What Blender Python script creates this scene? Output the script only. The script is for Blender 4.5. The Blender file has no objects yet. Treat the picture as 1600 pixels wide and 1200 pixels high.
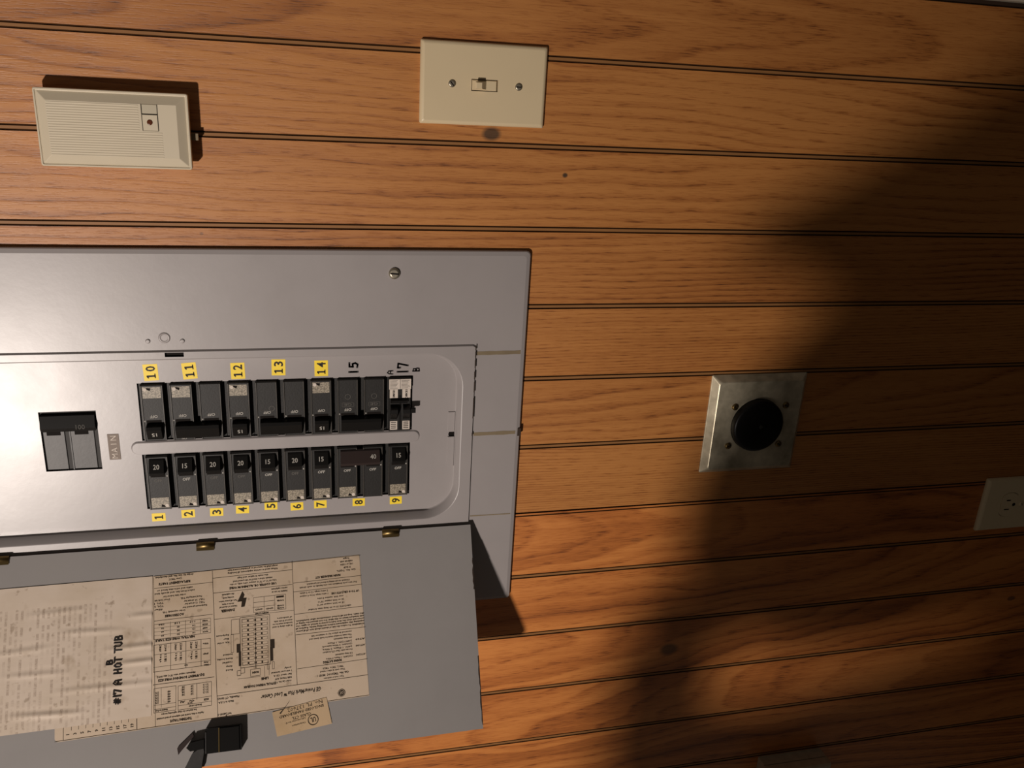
import bpy, bmesh, math, random
from mathutils import Vector, Matrix
from mathutils.geometry import tessellate_polygon
random.seed(7)
S = bpy.context.scene
C = S.collection
H = 1.2                      # metres from the floor up to the zero line used for the wall positions taken from image pixels
PI = math.pi

# ------------------------------------------------------------------ camera, world, lamp, exposure
cam_d = bpy.data.cameras.new('camera'); cam = bpy.data.objects.new('camera', cam_d); C.objects.link(cam)
cam_d.sensor_width = 36.0; cam_d.lens = 30.295; cam_d.clip_start = 0.01
rx = Vector((0.054894, -0.234035, -0.970677)); dn = Vector((-0.938586, -0.343756, 0.029802)); fw = Vector((-0.340651, 0.909428, -0.238532))
m = Matrix.Identity(4)
for i in range(3):
    m[i][0] = rx[i]; m[i][1] = -dn[i]; m[i][2] = -fw[i]
m.translation = Vector((0.13144, -0.798074, 0.10467 + H))
cam.matrix_world = m
S.camera = cam

w = bpy.data.worlds.new('dim room'); S.world = w; w.use_nodes = True
w.node_tree.nodes['Background'].inputs[0].default_value = (1.0, 0.87, 0.74, 1)
w.node_tree.nodes['Background'].inputs[1].default_value = 0.066

lamp_d = bpy.data.lights.new('reflector_bulb', 'SPOT'); lamp = bpy.data.objects.new('reflector_bulb', lamp_d); C.objects.link(lamp)
lamp.location = (-0.86, -1.76, 0.97 + H)
lamp.rotation_euler = (Vector((-0.35, 0.0, 0.35 + H)) - lamp.location).to_track_quat('-Z', 'Y').to_euler()
lamp_d.spot_size = math.radians(60); lamp_d.spot_blend = 1.0
lamp_d.energy = 154.0; lamp_d.color = (1.0, 0.885, 0.80); lamp_d.shadow_soft_size = 0.045

S.view_settings.view_transform = 'Standard'; S.view_settings.look = 'None'
S.view_settings.gamma = 1.0; S.view_settings.exposure = 0.0; S.view_settings.use_curve_mapping = False

# ------------------------------------------------------------------ node helper and materials
class NT:
    def __init__(s, name):
        s.m = bpy.data.materials.new(name); s.m.use_nodes = True
        s.t = s.m.node_tree; s.b = s.t.nodes['Principled BSDF']; s.l = s.t.links
    def n(s, typ, **kw):
        nd = s.t.nodes.new(typ)
        for k, v in kw.items(): setattr(nd, k, v)
        return nd
    def put(s, sock, v):
        if v is None: return
        if isinstance(v, bpy.types.NodeSocket): s.l.new(v, sock)
        else: sock.default_value = v
    def math(s, op, a, b=None, c=None, clamp=False):
        nd = s.n('ShaderNodeMath', operation=op, use_clamp=clamp)
        s.put(nd.inputs[0], a)
        if b is not None: s.put(nd.inputs[1], b)
        if c is not None: s.put(nd.inputs[2], c)
        return nd.outputs[0]
    def xyz(s, v):
        nd = s.n('ShaderNodeSeparateXYZ'); s.l.new(v, nd.inputs[0]); return nd.outputs
    def vec(s, x, y, z):
        nd = s.n('ShaderNodeCombineXYZ')
        for i, v in enumerate((x, y, z)): s.put(nd.inputs[i], v)
        return nd.outputs[0]
    def obj(s): return s.n('ShaderNodeTexCoord').outputs['Object']
    def noise(s, v, scale, detail=2.0, rough=.5):
        nd = s.n('ShaderNodeTexNoise'); s.l.new(v, nd.inputs['Vector'])
        nd.inputs['Scale'].default_value = scale; nd.inputs['Detail'].default_value = detail; nd.inputs['Roughness'].default_value = rough
        return nd.outputs['Fac']
    def ramp(s, f, stops, interp='LINEAR'):
        nd = s.n('ShaderNodeValToRGB'); nd.color_ramp.interpolation = interp
        e = nd.color_ramp.elements
        while len(e) < len(stops): e.new(.5)
        for i, (p, c) in enumerate(stops):
            e[i].position = p; e[i].color = (c, c, c, 1) if not hasattr(c, '__len__') else tuple(c) + (1,)
        s.put(nd.inputs[0], f); return nd.outputs[0]
    def mix(s, f, a, b, mode='MIX'):
        nd = s.n('ShaderNodeMix', data_type='RGBA', blend_type=mode)
        s.put(nd.inputs[0], f)
        for i, v in ((6, a), (7, b)):
            s.put(nd.inputs[i], v if isinstance(v, bpy.types.NodeSocket) else tuple(v) + (1,))
        return nd.outputs[2]
    def bump(s, h, dist, strength=1.0):
        nd = s.n('ShaderNodeBump'); s.put(nd.inputs['Height'], h)
        nd.inputs['Distance'].default_value = dist; nd.inputs['Strength'].default_value = strength
        s.l.new(nd.outputs[0], s.b.inputs['Normal'])
    def base(s, v):
        s.put(s.b.inputs['Base Color'], v if isinstance(v, bpy.types.NodeSocket) else tuple(v) + (1,))
    def set(s, rough=.5, spec=.5, metal=0.):
        s.put(s.b.inputs['Roughness'], rough); s.b.inputs['Specular IOR Level'].default_value = spec; s.b.inputs['Metallic'].default_value = metal

def plain(name, col, rough=.5, spec=.4, metal=0., mott=.10, scale=60., bump=0.):
    t = NT(name); o = t.obj(); f = t.noise(o, scale, 3.)
    t.base(t.mix(f, [c * (1 - mott) for c in col], [min(1, c * (1 + mott)) for c in col])); t.set(rough, spec, metal)
    if bump: t.bump(t.noise(o, scale * 4, 2.), bump)
    return t.m

def wood():
    t = NT('oak_panelling'); o = t.obj(); x, y, z = t.xyz(o)
    idx = t.n('ShaderNodeObjectInfo').outputs['Object Index']
    def rnd(k):
        nd = t.n('ShaderNodeTexWhiteNoise', noise_dimensions='1D')
        t.put(nd.inputs['W'], t.math('MULTIPLY_ADD', idx, 1.371, k)); return nd.outputs[0]
    r1, r2, r3, r4 = rnd(.13), rnd(5.7), rnd(9.1), rnd(14.9)
    left = t.math('LESS_THAN', x, -.3174)                    # the second sheet of panelling is more figured
    wv = t.vec(t.math('MULTIPLY', x, 6.), t.math('MULTIPLY', idx, 3.7), t.math('MULTIPLY', z, 1.9))
    warp = t.math('SUBTRACT', t.noise(wv, 1.0, 3.), .5)
    wv2 = t.vec(t.math('MULTIPLY', x, 26.), t.math('MULTIPLY', idx, 1.9), t.math('MULTIPLY', z, 7.))
    warp2 = t.math('SUBTRACT', t.noise(wv2, 1.0, 2.), .5)
    xc = t.math('MULTIPLY_ADD', t.math('SUBTRACT', r1, .5), .26, t.math('MULTIPLY_ADD', idx, .0768, -1.2))
    # idx numbers planks from the far left; each plank has the axis of its cathedral figure somewhere near it
    dx = t.math('SUBTRACT', x, xc)
    para = t.math('MULTIPLY', t.math('MULTIPLY', dx, dx), t.math('MULTIPLY_ADD', r2, 500., 420.))
    kz = t.math('MULTIPLY', t.math('SUBTRACT', r3, .5), t.math('MULTIPLY_ADD', left, 20., 16.))
    ring = t.math('ADD', t.math('MULTIPLY_ADD', z, kz, para), t.math('ADD', t.math('MULTIPLY', warp, t.math('MULTIPLY_ADD', left, 3.5, 5.0)), t.math('MULTIPLY', warp2, 1.2)))
    fr = t.math('FRACT', ring)
    band = t.ramp(fr, [(0., .10), (.45, .22), (.75, .75), (.86, 1.), (1., .10)])
    fr2 = t.math('FRACT', t.math('MULTIPLY_ADD', ring, .31, r4))
    wide = t.ramp(fr2, [(0., 0.), (.45, .45), (.72, 1.), (1., 0.)])
    pv = t.vec(t.math('MULTIPLY', x, 760.), t.math('MULTIPLY', idx, 5.), t.math('MULTIPLY', z, 48.))
    pore = t.ramp(t.noise(pv, 1.0, 3., .6), [(.50, 0.), (.68, 1.)])
    sv = t.vec(t.math('MULTIPLY', x, 160.), t.math('MULTIPLY', idx, 8.), t.math('MULTIPLY', z, 4.))
    streak = t.noise(sv, 1.0, 3.)
    big = t.noise(t.vec(t.math('MULTIPLY', x, 9.), idx, t.math('MULTIPLY', z, 2.0)), 1.0, 3.)
    gate = t.ramp(t.noise(t.vec(t.math('MULTIPLY', x, 14.), t.math('MULTIPLY', idx, 2.), t.math('MULTIPLY', z, 5.)), 1.0, 2.), [(.32, .25), (.62, 1.)])
    d1 = t.math('MULTIPLY', t.math('MULTIPLY', band, gate), t.math('MULTIPLY_ADD', left, -.05, .42))
    d2 = t.math('MULTIPLY', t.math('MULTIPLY', band, pore), .42)
    d3 = t.math('MULTIPLY', wide, t.math('MULTIPLY_ADD', left, .36, .06))
    d4 = t.math('MULTIPLY', t.math('SUBTRACT', streak, .5), .55)
    d5 = t.math('MULTIPLY', t.math('SUBTRACT', big, .5), .55)
    d6 = t.math('MULTIPLY', pore, .16)
    dk = t.math('ADD', t.math('ADD', t.math('ADD', d1, d2), t.math('ADD', d3, d4)), t.math('ADD', t.math('ADD', d5, d6), t.math('MULTIPLY_ADD', r4, .16, -.10)), clamp=True)
    col = t.ramp(dk, [(0., (.495, .204, .052)), (.35, (.368, .133, .0295)), (.7, (.215, .069, .014)), (1., (.096, .030, .007))])
    col = t.mix(left, col, t.mix(1.0, col, (1.30, 1.16, 1.06), 'MULTIPLY'))
    # knots and nail holes, each at its own spot on the boards: x, z, half width, half height, darkness
    for (kx, kz_, a, b, s_) in [(.0763, -.0715, .0068, .0100, .90), (.0417, -.1446, .0030, .0034, .97), (-.0175, .1849, .0020, .0024, .5),
                                (-.5188, -.321, .010, .014, .72), (-.4974, -.8153, .004, .007, .7), (-.362, -.262, .004, .010, .25)]:
        ex = t.math('DIVIDE', t.math('SUBTRACT', x, kx), a); ez = t.math('DIVIDE', t.math('SUBTRACT', z, kz_), b)
        dd = t.math('ADD', t.math('SQRT', t.math('ADD', t.math('MULTIPLY', ex, ex), t.math('MULTIPLY', ez, ez))), t.math('MULTIPLY', warp2, 1.0))
        k = t.math('MULTIPLY', t.ramp(dd, [(.55, 1.), (1.15, 0.)]), s_)
        col = t.mix(k, col, (.055, .030, .014))
    t.base(col); t.set(.48, .62)
    t.bump(t.math('ADD', pore, band), -.00012, .8)
    return t.m

def paint(name, col, rough, spec, dirt=.18):
    t = NT(name); o = t.obj()
    f = t.noise(o, 14., 4., .6); g = t.noise(o, 300., 2.); st = t.ramp(t.noise(o, 7., 5., .65), [(.55, 0.), (.75, 1.)])
    c = t.mix(f, [a * .93 for a in col], [a * 1.07 for a in col])
    c = t.mix(t.math('MULTIPLY', st, dirt), c, (col[0] * .75, col[1] * .72, col[2] * .58))
    t.base(c)
    t.put(t.b.inputs['Roughness'], t.math('MULTIPLY_ADD', f, .10, rough - .05)); t.b.inputs['Specular IOR Level'].default_value = spec
    t.bump(t.math('MULTIPLY_ADD', t.noise(o, 30., 3.), 2.5, t.math('MULTIPLY', g, .35)), .00005, .8)
    return t.m

def paper(name, col, stain, faded_rows=False, spots=1.0):
    t = NT(name); o = t.obj(); x, y, z = t.xyz(o)
    a = t.ramp(t.noise(o, 16., 4., .6), [(.42, 0.), (.72, 1.)])
    b = t.ramp(t.noise(o, 130., 2., .5), [(.66, 0.), (.74, 1.)])
    e = t.ramp(t.noise(o, 45., 3., .6), [(.60, 0.), (.74, 1.)])
    c = t.mix(t.math('MULTIPLY', a, .55), col, stain)
    c = t.mix(t.math('MULTIPLY', b, .30 * spots), c, (.24, .17, .11))
    c = t.mix(t.math('MULTIPLY', e, .28 * spots), c, (.34, .25, .16))
    if faded_rows:                                            # a typed list too faded to read: rows of worn ink, x runs along the row
        row = t.math('FRACT', t.math('MULTIPLY', z, 225.)); inrow = t.math('MULTIPLY', t.math('GREATER_THAN', row, .28), t.math('LESS_THAN', row, .78))
        rid = t.math('FLOOR', t.math('MULTIPLY', z, 225.))
        wd = t.ramp(t.noise(t.vec(t.math('MULTIPLY', x, 170.), rid, 0.), 1.0, 2.), [(.45, 0.), (.52, 1.)])
        ln = t.ramp(t.noise(t.vec(t.math('MULTIPLY', x, 14.), t.math('MULTIPLY', rid, 3.3), 0.), 1.0, 1.), [(.40, 0.), (.55, 1.)])
        ch = t.noise(t.vec(t.math('MULTIPLY', x, 900.), rid, t.math('MULTIPLY', z, 900.)), 1.0, 1.)
        keep = t.math('MULTIPLY', t.math('GREATER_THAN', x, -.226), t.math('LESS_THAN', x, -.134))
        keep = t.math('MULTIPLY', keep, t.math('GREATER_THAN', z, .397))
        k = t.math('MULTIPLY', t.math('MULTIPLY', t.math('MULTIPLY', inrow, wd), t.math('MULTIPLY', ln, ch)), t.math('MULTIPLY', keep, .75))
        c = t.mix(k, c, (.20, .13, .09))
    t.base(c); t.set(.55, .35)
    t.bump(t.noise(t.vec(t.math('MULTIPLY', x, 60.), y, t.math('MULTIPLY', z, 9.)), 1.0, 3.), .0005 if faded_rows else .0003, .7)
    return t.m

def stainless():
    t = NT('worn_stainless_steel'); o = t.obj(); x, y, z = t.xyz(o)
    f = t.noise(o, 26., 4., .6); b = t.noise(t.vec(t.math('MULTIPLY', x, 900.), y, t.math('MULTIPLY', z, 12.)), 1.0, 2.)
    t.base(t.mix(t.ramp(f, [(.35, 0.), (.65, 1.)]), (.36, .32, .225), (.78, .70, .52))); t.b.inputs['Metallic'].default_value = .60
    t.put(t.b.inputs['Roughness'], t.math('MULTIPLY_ADD', f, .25, .28)); t.bump(b, .00004, .6)
    return t.m

def foil():
    t = NT('breaker_foil_label'); o = t.obj()
    f = t.ramp(t.noise(o, 900., 2., .7), [(.35, 0.), (.65, 1.)])
    t.base(t.mix(f, (.10, .085, .06), (.40, .345, .26))); t.set(.45, .5)
    return t.m

M = {}
M['wood'] = wood()
M['groove'] = plain('dark_groove_stain', (.070, .030, .011), .6, .2)
M['bead'] = plain('dark_stained_bead', (.285, .132, .045), .5, .3, mott=.2, scale=30)
M['wallback'] = plain('dark_wall_board', (.05, .03, .02), .8, .1)
M['cover'] = paint('grey_cover_enamel', (.315, .290, .285), .34, .62)
M['door'] = paint('grey_door_enamel', (.285, .270, .262), .52, .35, .10)
M['tub'] = plain('dark_panel_interior', (.03, .028, .026), .6, .3)
M['black'] = plain('charcoal_bakelite', (.0092, .0084, .0072), .50, .34, mott=.25, scale=140, bump=.00006)
M['blackworn'] = plain('worn_grey_bakelite', (.034, .032, .031), .46, .45, mott=.45, scale=70, bump=.00006)
M['handle'] = plain('black_bakelite', (.0045, .004, .0035), .38, .28)
M['ridge'] = plain('rubbed_bakelite_edge', (.040, .035, .029), .42, .5, mott=.3, scale=200)
M['brownblack'] = plain('brown_black_bakelite', (.022, .012, .010), .5, .4)
M['print'] = plain('grey_white_print', (.42, .40, .36), .6, .2)
M['printdim'] = plain('worn_grey_print', (.105, .098, .088), .6, .2)
M['foil'] = foil()
M['white'] = plain('white_label_stock', (.60, .53, .46), .55, .3, mott=.12, scale=400)
M['ink'] = plain('black_ink', (.012, .009, .008), .55, .3)
M['inkbrown'] = plain('printed_brown_black_ink', (.030, .020, .012), .6, .2)
M['yellow'] = plain('yellow_sticker_film', (.93, .68, .040), .45, .4, mott=.05)
M['paper'] = paper('stained_cream_label', (.58, .465, .350), (.42, .31, .195), spots=1.6)
M['sheet'] = paper('faded_directory_sheet', (.62, .520, .425), (.48, .385, .275), True, 1.7)
M['ul'] = paper('yellowed_sticker', (.53, .385, .235), (.38, .25, .12))
M['residue'] = plain('old_tape_residue', (.20, .155, .095), .6, .3, mott=.25)
M['tapebrown'] = plain('brown_embossing_tape', (.17, .125, .095), .5, .35)
M['chip'] = plain('bare_dark_steel', (.035, .022, .015), .5, .4)
M['brass'] = plain('dull_brass', (.22, .155, .065), .42, .5, 1.)
M['zinc'] = plain('dull_zinc_screw', (.40, .36, .28), .38, .5, .8)
M['slot'] = plain('dark_recess', (.008, .006, .005), .7, .1)
M['ivory'] = plain('ivory_plastic', (.68, .555, .355), .36, .45, mott=.03, scale=30)
M['ivorygrey'] = plain('aged_ivory_plastic', (.60, .525, .390), .45, .4, mott=.04, scale=30)
M['greykey'] = plain('greyish_button_plastic', (.50, .445, .33), .45, .4, mott=.03)
M['led'] = plain('dark_red_lens', (.10, .025, .008), .2, .5)
M['steel'] = stainless()
M['trim'] = plain('cream_door_casing_paint', (.55, .50, .40), .45, .4)
M['jack'] = plain('grimy_cream_plastic', (.42, .34, .24), .5, .4, mott=.25, scale=120)
M['carpet'] = plain('brown_carpet', (.10, .07, .045), .9, .1, mott=.4, scale=200)
M['cloth'] = plain('dark_hooded_jacket_cloth', (.06, .06, .08), .9, .1)
M['jeans'] = plain('blue_denim', (.06, .09, .16), .9, .1)
M['skin'] = plain('skin', (.50, .30, .20), .5, .4)
M['shoe'] = plain('brown_shoe_leather', (.08, .04, .02), .5, .4)

# ------------------------------------------------------------------ mesh builder
class MB:
    def __init__(s): s.v = []; s.f = []; s.mi = []; s.sm = []
    def add(s, verts, faces, mi=0, sm=False):
        b = len(s.v); s.v += [Vector(p) for p in verts]
        for f in faces: s.f.append([b + i for i in f]); s.mi.append(mi); s.sm.append(sm)
    def box(s, a, b, mi=0, cut=0.0, face=None):
        """axis box a..b; cut bevels the edges of the -y face"""
        (x0, y0, z0), (x1, y1, z1) = a, b
        x0, x1 = min(x0, x1), max(x0, x1); y0, y1 = min(y0, y1), max(y0, y1); z0, z1 = min(z0, z1), max(z0, z1)
        if cut:
            rings = [[(x0, y1, z0), (x1, y1, z0), (x1, y1, z1), (x0, y1, z1)], [(x0, y0 + cut, z0), (x1, y0 + cut, z0), (x1, y0 + cut, z1), (x0, y0 + cut, z1)],
                     [(x0 + cut, y0, z0 + cut), (x1 - cut, y0, z0 + cut), (x1 - cut, y0, z1 - cut), (x0 + cut, y0, z1 - cut)]]
            s.rings(rings, mi)
        else:
            v = [(x, y, z) for x in (x0, x1) for y in (y0, y1) for z in (z0, z1)]
            s.add(v, [(0, 1, 3, 2), (4, 6, 7, 5), (0, 4, 5, 1), (2, 3, 7, 6), (0, 2, 6, 4), (1, 5, 7, 3)], mi)
    def rings(s, rings, mi=0, cap0=True, cap1=True, sm=False):
        n = len(rings[0]); v = [p for r in rings for p in r]; f = []
        for k in range(len(rings) - 1):
            for i in range(n):
                j = (i + 1) % n; f.append((k * n + i, k * n + j, (k + 1) * n + j, (k + 1) * n + i))
        s.add(v, f, mi, sm)
        b = len(s.v) - len(v)
        if cap0: s.f.append([b + i for i in range(n)][::-1]); s.mi.append(mi); s.sm.append(False)
        if cap1: s.f.append([b + (len(rings) - 1) * n + i for i in range(n)]); s.mi.append(mi); s.sm.append(False)
    def disc(s, x, y, z, r, n=20, mi=0, r2=None, depth=0.0, sm=True):
        """button facing -y, centre of front at y, r2 inner front radius (bevel)"""
        def ring(rr, yy): return [(x + rr * math.cos(2 * PI * i / n), yy, z + rr * math.sin(2 * PI * i / n)) for i in range(n)]
        if depth: s.rings([ring(r, y + depth), ring(r, y + depth * .35), ring(r2 or r * .85, y)], mi, False, True, sm)
        else: s.add(ring(r, y), [tuple(range(n))], mi)
    def prism(s, poly, y0, y1, mi=0):
        """polygon of (x, z) pairs between depths y0 (back) and y1 (front)"""
        s.rings([[(x, y0, z) for x, z in poly], [(x, y1, z) for x, z in poly]], mi)
    def map(s, fn): s.v = [Vector(fn(p)) for p in s.v]; return s
    def build(s, name, mats, parent=None, org=(0, 0, 0), loc=None, label=None, cat=None, group=None, kind=None, fix=True):
        me = bpy.data.meshes.new(name)
        o_ = Vector(org)
        me.from_pydata([tuple(p - o_) for p in s.v], [], s.f)
        for mm in (mats if isinstance(mats, (list, tuple)) else [mats]): me.materials.append(M[mm])
        for p, a, b in zip(me.polygons, s.mi, s.sm): p.material_index = a; p.use_smooth = b
        if fix:
            bm = bmesh.new(); bm.from_mesh(me); bmesh.ops.remove_doubles(bm, verts=bm.verts, dist=1e-6)
            bmesh.ops.recalc_face_normals(bm, faces=bm.faces); bm.to_mesh(me); bm.free()
        me.update()
        o = bpy.data.objects.new(name, me); C.objects.link(o)
        if parent: o.parent = parent
        else: o.location = o_ + Vector((0, 0, H)) if loc is None else loc
        tag(o, label, cat, group, kind)
        return o

def tag(o, label=None, cat=None, group=None, kind=None):
    for k, v in (('label', label), ('category', cat), ('group', group), ('kind', kind)):
        if v: o[k] = v
    return o

def root(name, org, label, cat, group=None, ry=0.0):
    o = bpy.data.objects.new(name, None); C.objects.link(o); o.empty_display_size = .02
    o.location = Vector(org) + Vector((0, 0, H)); o.rotation_euler = (0, ry, 0)
    return tag(o, label, cat, group)

def rrect(x0, x1, z0, z1, r, n=6):
    """rounded rectangle, counter-clockwise list of (x, z)"""
    out = []
    for cx, cz, a in ((x1 - r, z1 - r, 0), (x0 + r, z1 - r, 90), (x0 + r, z0 + r, 180), (x1 - r, z0 + r, 270)):
        for i in range(n + 1):
            t = math.radians(a + 90 * i / n); out.append((cx + r * math.cos(t), cz + r * math.sin(t)))
    return out
def rect(x0, x1, z0, z1): return [(x1, z1), (x0, z1), (x0, z0), (x1, z0)]

def fill_holes(mb, y, outer, holes, mi=0):
    loops = [[Vector((px, pz, 0)) for px, pz in l] for l in [outer] + holes]
    pts = [p for l in loops for p in l]
    mb.add([(p.x, y, p.y) for p in pts], [list(t) for t in tessellate_polygon(loops)], mi)
def skirt(mb, l0, y0, l1, y1, mi=0, sm=False):
    mb.rings([[(x, y0, z) for x, z in l0], [(x, y1, z) for x, z in l1]], mi, False, False, sm)

# flat lettering -----------------------------------------------------------
_tc = {}
def glyphs(body, bold=0.0, shear=0.0, res=2):
    k = (body, bold, shear, res)
    if k not in _tc:
        cu = bpy.data.curves.new('lettering', 'FONT'); cu.body = body; cu.size = 1.0; cu.offset = bold; cu.shear = shear
        cu.resolution_u = res; cu.fill_mode = 'FRONT'
        ob = bpy.data.objects.new('lettering', cu); C.objects.link(ob)
        dg = bpy.context.evaluated_depsgraph_get(); ev = ob.evaluated_get(dg); me = ev.to_mesh()
        v = [(p.co.x, p.co.y) for p in me.vertices]; f = [tuple(p.vertices) for p in me.polygons]
        ev.to_mesh_clear(); C.objects.unlink(ob); bpy.data.objects.remove(ob); bpy.data.curves.remove(cu)
        _tc[k] = (v, f)
    return _tc[k]
def text(mb, body, fn, cx, cy, h=None, width=None, mi=0, bold=0.0, shear=0.0, res=2):
    """centred lettering; fn maps flat (x right, y up) to space; h = letter height, width = forced width"""
    v, f = glyphs(body, bold, shear, res)
    if not v: return
    x0 = min(p[0] for p in v); x1 = max(p[0] for p in v); y0 = 0.0 if body.isalpha() else min(p[1] for p in v); y1 = max(p[1] for p in v)
    ch = .69                                                   # capital height of the font at size 1
    sy = h / ch; sx = width / (x1 - x0) if width else sy
    mb.add([fn(cx + (px - (x0 + x1) / 2) * sx, cy + (py - ch / 2) * sy) for px, py in v], f, mi)
# handwriting: strokes on a 0..1 x 0..1 cell
HAND = {'#': [[(.2, .1), (.35, .9)], [(.55, .1), (.7, .9)], [(.02, .35), (.88, .42)], [(.05, .65), (.95, .7)]], '1': [[(.5, 0), (.5, 1)]],
        '7': [[(.05, .85), (.1, .95), (.85, .92), (.45, 0)], [(.08, .98), (.08, .72)]], 'A': [[(.05, 0), (.12, .7), (.4, 1), (.78, .8), (.85, 0)], [(.1, .45), (.85, .42)]],
        'H': [[(.1, 0), (.15, 1)], [(.8, 0), (.78, 1)], [(.1, .45), (.8, .55)]], 'O': [[(.5, .95), (.15, .7), (.12, .25), (.45, .02), (.82, .2), (.88, .65), (.5, .95)]],
        'T': [[(.02, .95), (1, .92)], [(.5, .95), (.48, 0)]], 'U': [[(.1, 1), (.1, .25), (.4, .02), (.75, .15), (.82, 1)]],
        'B': [[(.15, 0), (.15, 1)], [(.15, .98), (.7, .9), (.72, .6), (.2, .5), (.85, .38), (.8, .06), (.15, 0)]],
        '5': [[(.9, .95), (.25, .95), (.2, .55), (.7, .6), (.85, .3), (.6, .02), (.1, .08)]]}
def hand(mb, ch, fn, x, y, wd, h, lw, mi=0):
    for st in HAND[ch]:
        pts = [(x + p[0] * wd, y + p[1] * h) for p in st]
        fine = [pts[0]]
        for a, b in zip(pts, pts[1:]):
            k_ = max(1, int(math.hypot(b[0] - a[0], b[1] - a[1]) / .0012)); fine += [(a[0] + (b[0] - a[0]) * i / k_, a[1] + (b[1] - a[1]) * i / k_) for i in range(1, k_ + 1)]
        for a, b in zip(fine, fine[1:]):
            d = Vector((b[0] - a[0], b[1] - a[1])); L = d.length or 1e-6; d /= L; n = Vector((-d.y, d.x)) * lw / 2; e = d * lw * .4
            q = [(a[0] - e.x + n.x, a[1] - e.y + n.y), (a[0] - e.x - n.x, a[1] - e.y - n.y), (b[0] + e.x - n.x, b[1] + e.y - n.y), (b[0] + e.x + n.x, b[1] + e.y + n.y)]
            mb.add([fn(*p) for p in q], [(0, 1, 2, 3)], mi)

# ------------------------------------------------------------------ wall, boards, floor, casing
G = [.2212, .1442, .0671, -.0098, -.0864, -.1625, -.2389, -.3174, -.3974, -.4756, -.5526, -.6288]
while G[-1] > -1.2: G.append(G[-1] - .0768)
G = G[::-1]
OPX, OPZ = (-.3974, -.0864), (-.10, .54)                       # hole in the wall that takes the panel tub
mb = MB()
for a, b in (((-1.25, -1.2), (OPX[0], 1.2)), ((OPX[1], -1.2), (.42, 1.2)), ((OPX[0], -1.2), (OPX[1], OPZ[0])), ((OPX[0], OPZ[1]), (OPX[1], 1.2))):
    mb.box((a[0], .003, a[1]), (b[0], .020, b[1]))
wall = mb.build('wall_back', 'wallback', kind='structure')
for i in range(len(G) - 1):
    g0, g1 = G[i], G[i + 1]
    inside = g0 >= OPX[0] - 1e-4 and g1 <= OPX[1] + 1e-4
    seam0, seam1 = abs(g0 + .3174) < 1e-4, abs(g1 + .3174) < 1e-4
    prof = []
    if seam0: prof += [(g0 + .0004, .0028, 1), (g0 + .0008, .0004, 0)]
    else: prof += [(g0 - .0020, .0016, 1), (g0 - .0012, .0003, 2), (g0 + .0012, .0003, 1), (g0 + .0020, .0016, 1), (g0 + .0028, .0, 0)]
    if seam1: prof += [(g1 - .0044, .0, 1), (g1 - .0036, .0013, 1), (g1 - .0028, .0, 0), (g1 - .0010, .0002, 1), (g1 - .0004, .0028, 1)]
    else: prof += [(g1 - .0028, .0, 1), (g1 - .0020, .0016, 1)]
    for z0, z1 in (((-1.2, OPZ[0]), (OPZ[1], 1.2)) if inside else ((-1.2, 1.2),)):
        mb = MB()
        for (xa, ya, ma), (xb, yb, _) in zip(prof, prof[1:]):
            mb.add([(xa, ya, z0), (xb, yb, z0), (xb, yb, z1), (xa, ya, z1)], [(0, 1, 2, 3)], ma)
        xs = [prof[0][0], prof[-1][0]]
        mb.add([(xs[0], prof[0][1], z0), (xs[1], prof[-1][1], z0), (xs[1], .003, z0), (xs[0], .003, z0), (xs[0], prof[0][1], z1), (xs[1], prof[-1][1], z1), (xs[1], .003, z1), (xs[0], .003, z1)],
               [(2, 3, 7, 6), (0, 3, 7, 4), (1, 2, 6, 5)], 0)
        o = mb.build('plank', ['wood', 'groove', 'bead'], wall); o.pass_index = i + 1
mb = MB()
mb.rings([[(.2238, .003, -1.2), (.2238, -.010, -1.2), (.2262, -.013, -1.2), (.278, -.018, -1.2), (.282, -.016, -1.2), (.282, .003, -1.2)],
          [(.2238, .003, 1.2), (.2238, -.010, 1.2), (.2262, -.013, 1.2), (.278, -.018, 1.2), (.282, -.016, 1.2), (.282, .003, 1.2)]])
mb.build('trim_1', 'trim', kind='structure', label='cream painted door casing at the far edge of the boards')
mb = MB(); mb.box((-1.25, -3.2, -1.22), (1.4, .02, -1.2)); mb.build('floor', 'carpet', kind='structure')

# ------------------------------------------------------------------ electrical panel: cover
PORG = (-.225, 0, -.1143)
panel = root('electrical_panel', PORG, 'grey metal breaker panel set into the wood wall with its door swung open', 'electrical panel')
TOP = .56
mb = MB()
O0 = rrect(-.4200, -.0300, -.1148, TOP + .05, .004, 3); O1 = rrect(-.4192, -.0308, -.1140, TOP + .05, .004, 3); O2 = rrect(-.4158, -.0345, -.1105, TOP + .046, .003, 3)
skirt(mb, O0, -.0002, O0, -.0042); skirt(mb, O0, -.0042, O1, -.0052); skirt(mb, O1, -.0052, O2, -.0062)
STR = rrect(-.3210, -.1222, -.0640, TOP, .003, 3)
fill_holes(mb, -.0062, O2, [STR])
STR2 = rrect(-.3206, -.1236, -.0636, TOP - .0004, .003, 3)
P0 = rrect(-.3118, -.1300, -.0523, TOP - .008, .036, 10); P1 = rrect(-.3108, -.1310, -.0513, TOP - .009, .0352, 10)
P2 = rrect(-.3082, -.1335, -.0490, TOP - .0116, .0328, 10); P3 = rrect(-.3070, -.1347, -.0479, TOP - .0128, .0318, 10)
PF = .0050                                                     # the dead front lies a little behind the face of the wall
skirt(mb, STR, -.0062, STR2, -.0085)
fill_holes(mb, -.0085, STR2, [P0, rect(-.1282, -.1240, .2064, .2226)])
skirt(mb, P0, -.0085, P1, -.0080, sm=True); skirt(mb, P1, -.0080, P2, PF - .0016, sm=True); skirt(mb, P2, PF - .0016, P3, PF, sm=True)
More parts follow.
